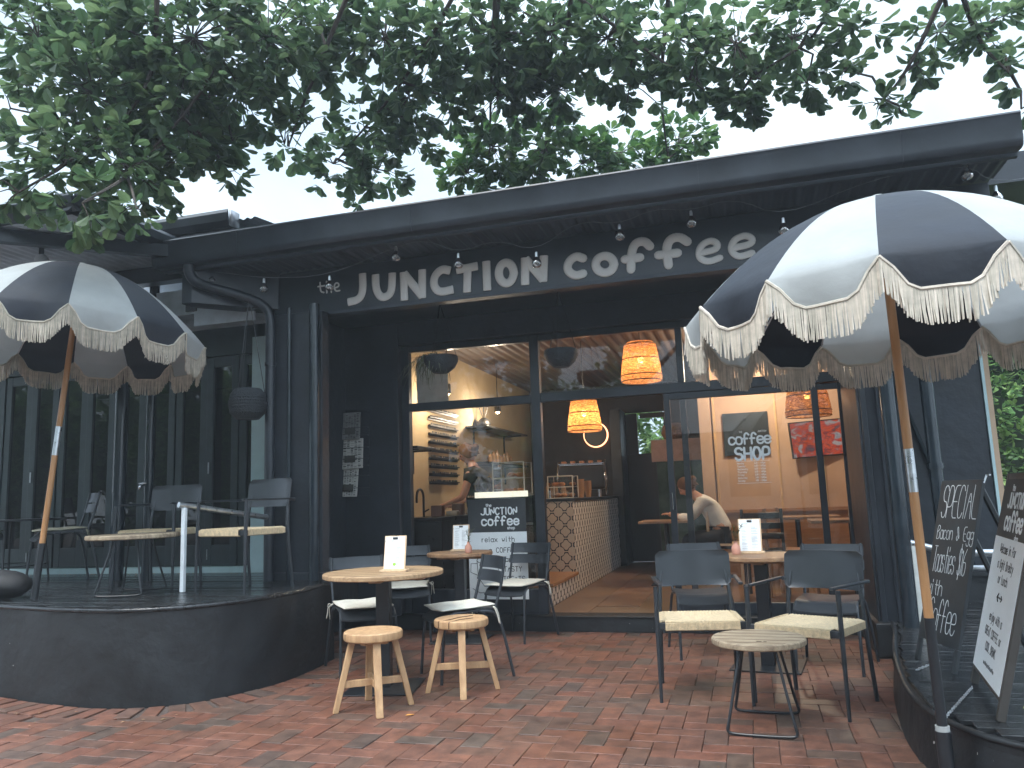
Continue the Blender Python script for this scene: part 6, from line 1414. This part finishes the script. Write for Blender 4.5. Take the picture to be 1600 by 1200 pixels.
blobs = [(-4.93, 4.32, 4.8, 0.44), (-4.37, 4.48, 4.83, 0.49), (-3.81, 4.66, 4.76, 0.54), (-3.42, 5.07, 4.91, 0.51), (-4.4, 4.35, 4.24, 0.5), (-3.99, 4.68, 4.26, 0.51), (-3.59, 4.99, 4.41, 0.38), (-4.34, 4.05, 3.59, 0.37), (-4.07, 4.34, 3.61, 0.39), (-4.02, 4.72, 3.92, 0.34), (-4.3, 3.69, 3.24, 0.16), (-3.61, 3.51, 3.0, 0.17), (-3.45, 3.76, 3.03, 0.14), (-3.83, 4.78, 3.93, 0.24), (-3.69, 5.01, 4.04, 0.2), (-3.75, 5.03, 3.83, 0.14), (-5.18, 4.33, 4.28, 0.15), (-3.16, 5.42, 5.18, 0.4), (-3.06, 5.51, 4.8, 0.19), (-3.32, 5.49, 4.36, 0.23), (-3.52, 5.46, 4.21, 0.2), (-2.73, 5.76, 5.17, 0.44), (-2.26, 5.9, 5.15, 0.44), (-2.64, 6.06, 4.77, 0.37), (-3.04, 5.99, 4.45, 0.28), (-3.43, 6.11, 4.29, 0.29), (-3.21, 6.58, 4.39, 0.31), (-2.76, 6.47, 4.56, 0.3), (-2.38, 6.35, 4.75, 0.29), (-3.35, 6.57, 4.18, 0.2), (-1.83, 6.03, 5.14, 0.47), (-1.35, 6.16, 5.17, 0.47), (-1.93, 6.46, 4.84, 0.38), (-1.42, 6.61, 4.88, 0.38), (-2.24, 7.23, 4.74, 0.36), (-2.51, 7.19, 4.49, 0.29), (-1.79, 7.57, 4.81, 0.37), (-1.45, 7.89, 4.71, 0.34), (-1.05, 7.99, 4.8, 0.34), (-0.47, 8.35, 4.96, 0.34), (-0.23, 8.41, 5.02, 0.18), (-0.83, 8.29, 4.67, 0.35), (-1.98, 7.75, 4.63, 0.27), (-0.86, 6.13, 4.99, 0.43), (-0.73, 6.42, 4.71, 0.3), (-0.28, 6.11, 4.85, 0.39), (0.16, 6.25, 4.78, 0.39), (0.61, 6.38, 4.82, 0.36), (0.29, 6.34, 4.44, 0.26), (-0.16, 6.19, 4.51, 0.21), (0.69, 6.45, 4.45, 0.21), (0.96, 6.32, 4.44, 0.16), (1.08, 6.31, 4.76, 0.25), (1.21, 6.44, 4.16, 0.15), (1.37, 6.5, 4.07, 0.11), (1.63, 6.29, 4.6, 0.24), (1.96, 6.38, 4.59, 0.29), (2.07, 6.27, 4.19, 0.17), (1.45, 6.27, 4.36, 0.16), (2.12, 6.32, 3.9, 0.08), (0.2, 6.33, 4.29, 0.17)]
limbs = [[(-1.77, 5.37, 5.39), (-2.54, 5.86, 4.89), (-3.4, 6.11, 4.35)], [(-0.31, 5.83, 5.24), (-0.5, 6.68, 4.8), (-0.57, 8.15, 4.71)], [(1.66, 5.85, 4.77), (1.4, 6.26, 4.32), (1.23, 6.45, 4.15)], [(-0.97, 5.43, 5.23), (-1.35, 6.61, 5.0), (-1.96, 7.77, 4.53)], [(-3.74, 4.21, 5.07), (-3.99, 4.48, 4.23), (-4.29, 4.06, 3.61)], [(-2.55, 4.95, 5.29), (-3.31, 5.46, 4.6), (-3.52, 5.46, 4.18)], [(-1.53, 5.26, 5.25), (-1.97, 6.43, 5.02), (-2.28, 7.24, 4.61)], [(0.9, 5.99, 5.16), (0.86, 6.34, 4.85), (0.29, 6.33, 4.47)], [(-3.3, 4.72, 5.32), (-3.7, 4.74, 4.41), (-4.01, 4.36, 3.54)], [(1.68, 5.85, 4.77), (1.93, 6.38, 4.54), (2.09, 6.28, 4.14)], [(-1.34, 5.31, 5.24), (-0.68, 6.18, 4.98), (-0.11, 6.22, 4.43)]]
near_b = [b for b in blobs if b[1] < 7.0]; far_b = [b for b in blobs if b[1] >= 7.0]
near_l = [l for l in limbs if l[-1][1] < 7.0]; far_l = [l for l in limbs if l[-1][1] >= 7.0]
rnd = random.Random(11)
top_b = [(rnd.uniform(-7, 4), rnd.uniform(-1.5, 4.4), rnd.uniform(5.4, 6.8), rnd.uniform(.4, .6)) for _ in range(12)]
main = [[(-2.2, -3.0, 3.2), (-2.6, .5, 5.0), (-3.0, 3.0, 5.6), (-3.3, 4.7, 5.5), (-3.7, 4.9, 4.9)], [(-2.2, -3.0, 3.4), (-1.2, 0, 5.3), (-1.4, 3.4, 6.0), (-1.5, 5.3, 5.4), (-1.8, 6.0, 5.1)], [(-2.2, -3, 3.6), (.2, 0, 5.2), (1.2, 3.5, 5.6), (1.6, 5.8, 4.9), (1.7, 6.2, 4.7)]]
tree('shade_tree', (-2.2, -3.2, 0), 'large leafy tree whose branches hang over the front of the cafe', [(-2.2, -3.2, 0), (-2.2, -3.1, 2), (-2.2, -3.0, 3.7)], main + near_l, near_b + top_b[:3], .115, 46, 5, tr=.3)
tree('broadleaf_tree', (-1.2, 15.5, 0), 'lighter green tree standing behind the cafe roof', [(-1.2, 15.5, 0), (-1.2, 14.8, 3), (-1.2, 12.5, 4.6)], [[(-1.2, 12.5, 4.6), (-1.3, 10, 5.0), (-1.3, 8.2, 4.8)]] + far_l, far_b , .12, 50, 6, lm=mat('tree_leaf_light', (.06, .125, .035), .42, var=.35, scale=1.2, transl=.5, island=.45), tr=.2)
# tall hedge beyond the right side of the building
def hedge(loc, sx, sy, sz, label, seed, nl):
    t = empty('tall_hedge', loc, 0, label, 'hedge'); rnd = random.Random(seed); V = []; F = []
    for _ in range(nl):
        x = rnd.uniform(-sx, sx); z = rnd.uniform(0.05, sz); y = -sy + abs(rnd.gauss(0, .18)) + .14 * math.sin(x * 3.1 + z * 2.3) + .1 * math.sin(z * 5)
        leaf_cluster(V, F, Vector((x, y, z)), Vector((rnd.gauss(0, .5), -1, rnd.gauss(.1, .5))), rnd.uniform(.08, .13), rnd.randint(4, 7), rnd)
    m_ = MB(); m_.v = V; m_.f = F; m_.mi = [0] * len(F); m_.build('foliage', leaf_light, t)
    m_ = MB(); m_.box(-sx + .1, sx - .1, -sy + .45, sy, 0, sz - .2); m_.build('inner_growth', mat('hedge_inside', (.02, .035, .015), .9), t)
    for k in range(5): m_ = MB(); x = -sx + .4 + k * (2 * sx - .8) / 4; m_.tube([(x, -sy + .35, 0), (x + .1, -sy + .3, sz * .5), (x, -sy + .35, sz * .85)], [.05, .035, .015], 8); m_.build('stem', bark, t, smooth=True)
hedge((5.2, 12.6, 0), 2.7, .8, 5.0, 'tall light green hedge beyond the right end of the cafe', 8, 3200)
tree('garden_shrub', (-1.5, 16.2, 0), 'bright green shrub behind the cafe, seen through the back door window', [(-1.5, 16.2, 0), (-1.5, 16.1, .8), (-1.5, 16.0, 1.5)], [], [(-1.5, 16, 2.3, .8), (-2.2, 16.1, 2.9, .6), (-.9, 16.2, 1.7, .6)], .16, 22, 77, lm=leaf_light, twigs=False, tr=.06)
# street side, seen only in reflections
TL_ = ['back row street tree across the road, farthest left', 'back row street tree across the road, second', 'back row street tree across the road, third', 'street tree across the road, farthest left', 'street tree across the road, second from the left', 'street tree across the road, third from the left', 'street tree across the road, left of the pale building', 'street tree across the road, in front of the pale building', 'street tree across the road, farthest right']
for i, (x, y, h) in enumerate(((-28, -12, 8), (-22.5, -12.5, 8), (-17.5, -12, 8), (-25, -8.5, 7.4), (-20, -9.5, 7.0), (-15.5, -8.5, 7.6), (-11, -9.5, 7.2), (-5.5, -9.5, 6.8), (4.0, -9.0, 7.0))):
    rnd = random.Random(40 + i); bl = [(x + rnd.gauss(0, 1.2), y + rnd.gauss(0, .9), h * .5 + rnd.gauss(0, 1.4), rnd.uniform(.7, 1.0)) for _ in range(30)]
    tree('street_tree', (x, y, 0), TL_[i], [(x, y, 0), (x + .1, y, h * .3), (x, y, h * .55)], [], bl, .26, 8, 50 + i, lm=leaf_light, twigs=False, group='street trees across the road', tr=.18)
t = empty('street_building', (-1, -17, 0), 0, 'pale single storey building across the road', 'building')
m_ = MB(); m_.box(-7, 5, 0, 6, 0, 3.0); m_.build('wall', mat('pale_render', (.6, .6, .56), .7), t); m_ = MB(); m_.prism([(-.5, 3.0), (6.5, 3.0), (3, 4.6)], -7.6, 5.6, Mx); m_.build('roof', mat('grey_roof', (.2, .2, .21), .6), t)
for k in range(5): m_ = MB(); m_.box(-6.5 + k * 2.3, -5.3 + k * 2.3, 6.001, 6.03, 1.0, 2.4); m_.build('window', mat('dark_pane', (.03, .035, .04), .1), t)

# ================================================================== LENS GLARE, imitated by a thin added volume
m = bpy.data.materials.new('glare_volume'); m.use_nodes = True; t_ = m.node_tree; t_.nodes.remove(t_.nodes['Principled BSDF'])
v_ = t_.nodes.new('ShaderNodeVolumePrincipled'); v_.inputs['Color'].default_value = (.8, .88, .95, 1); v_.inputs['Density'].default_value = 0.0038; v_.inputs['Anisotropy'].default_value = 0.2
t_.links.new(v_.outputs['Volume'], t_.nodes['Material Output'].inputs['Volume'])
m_ = MB(); m_.box(-64, 64, -64, 84, -1.3, 12.5); tag(m_.build('glare_veil', m), kind='stuff')
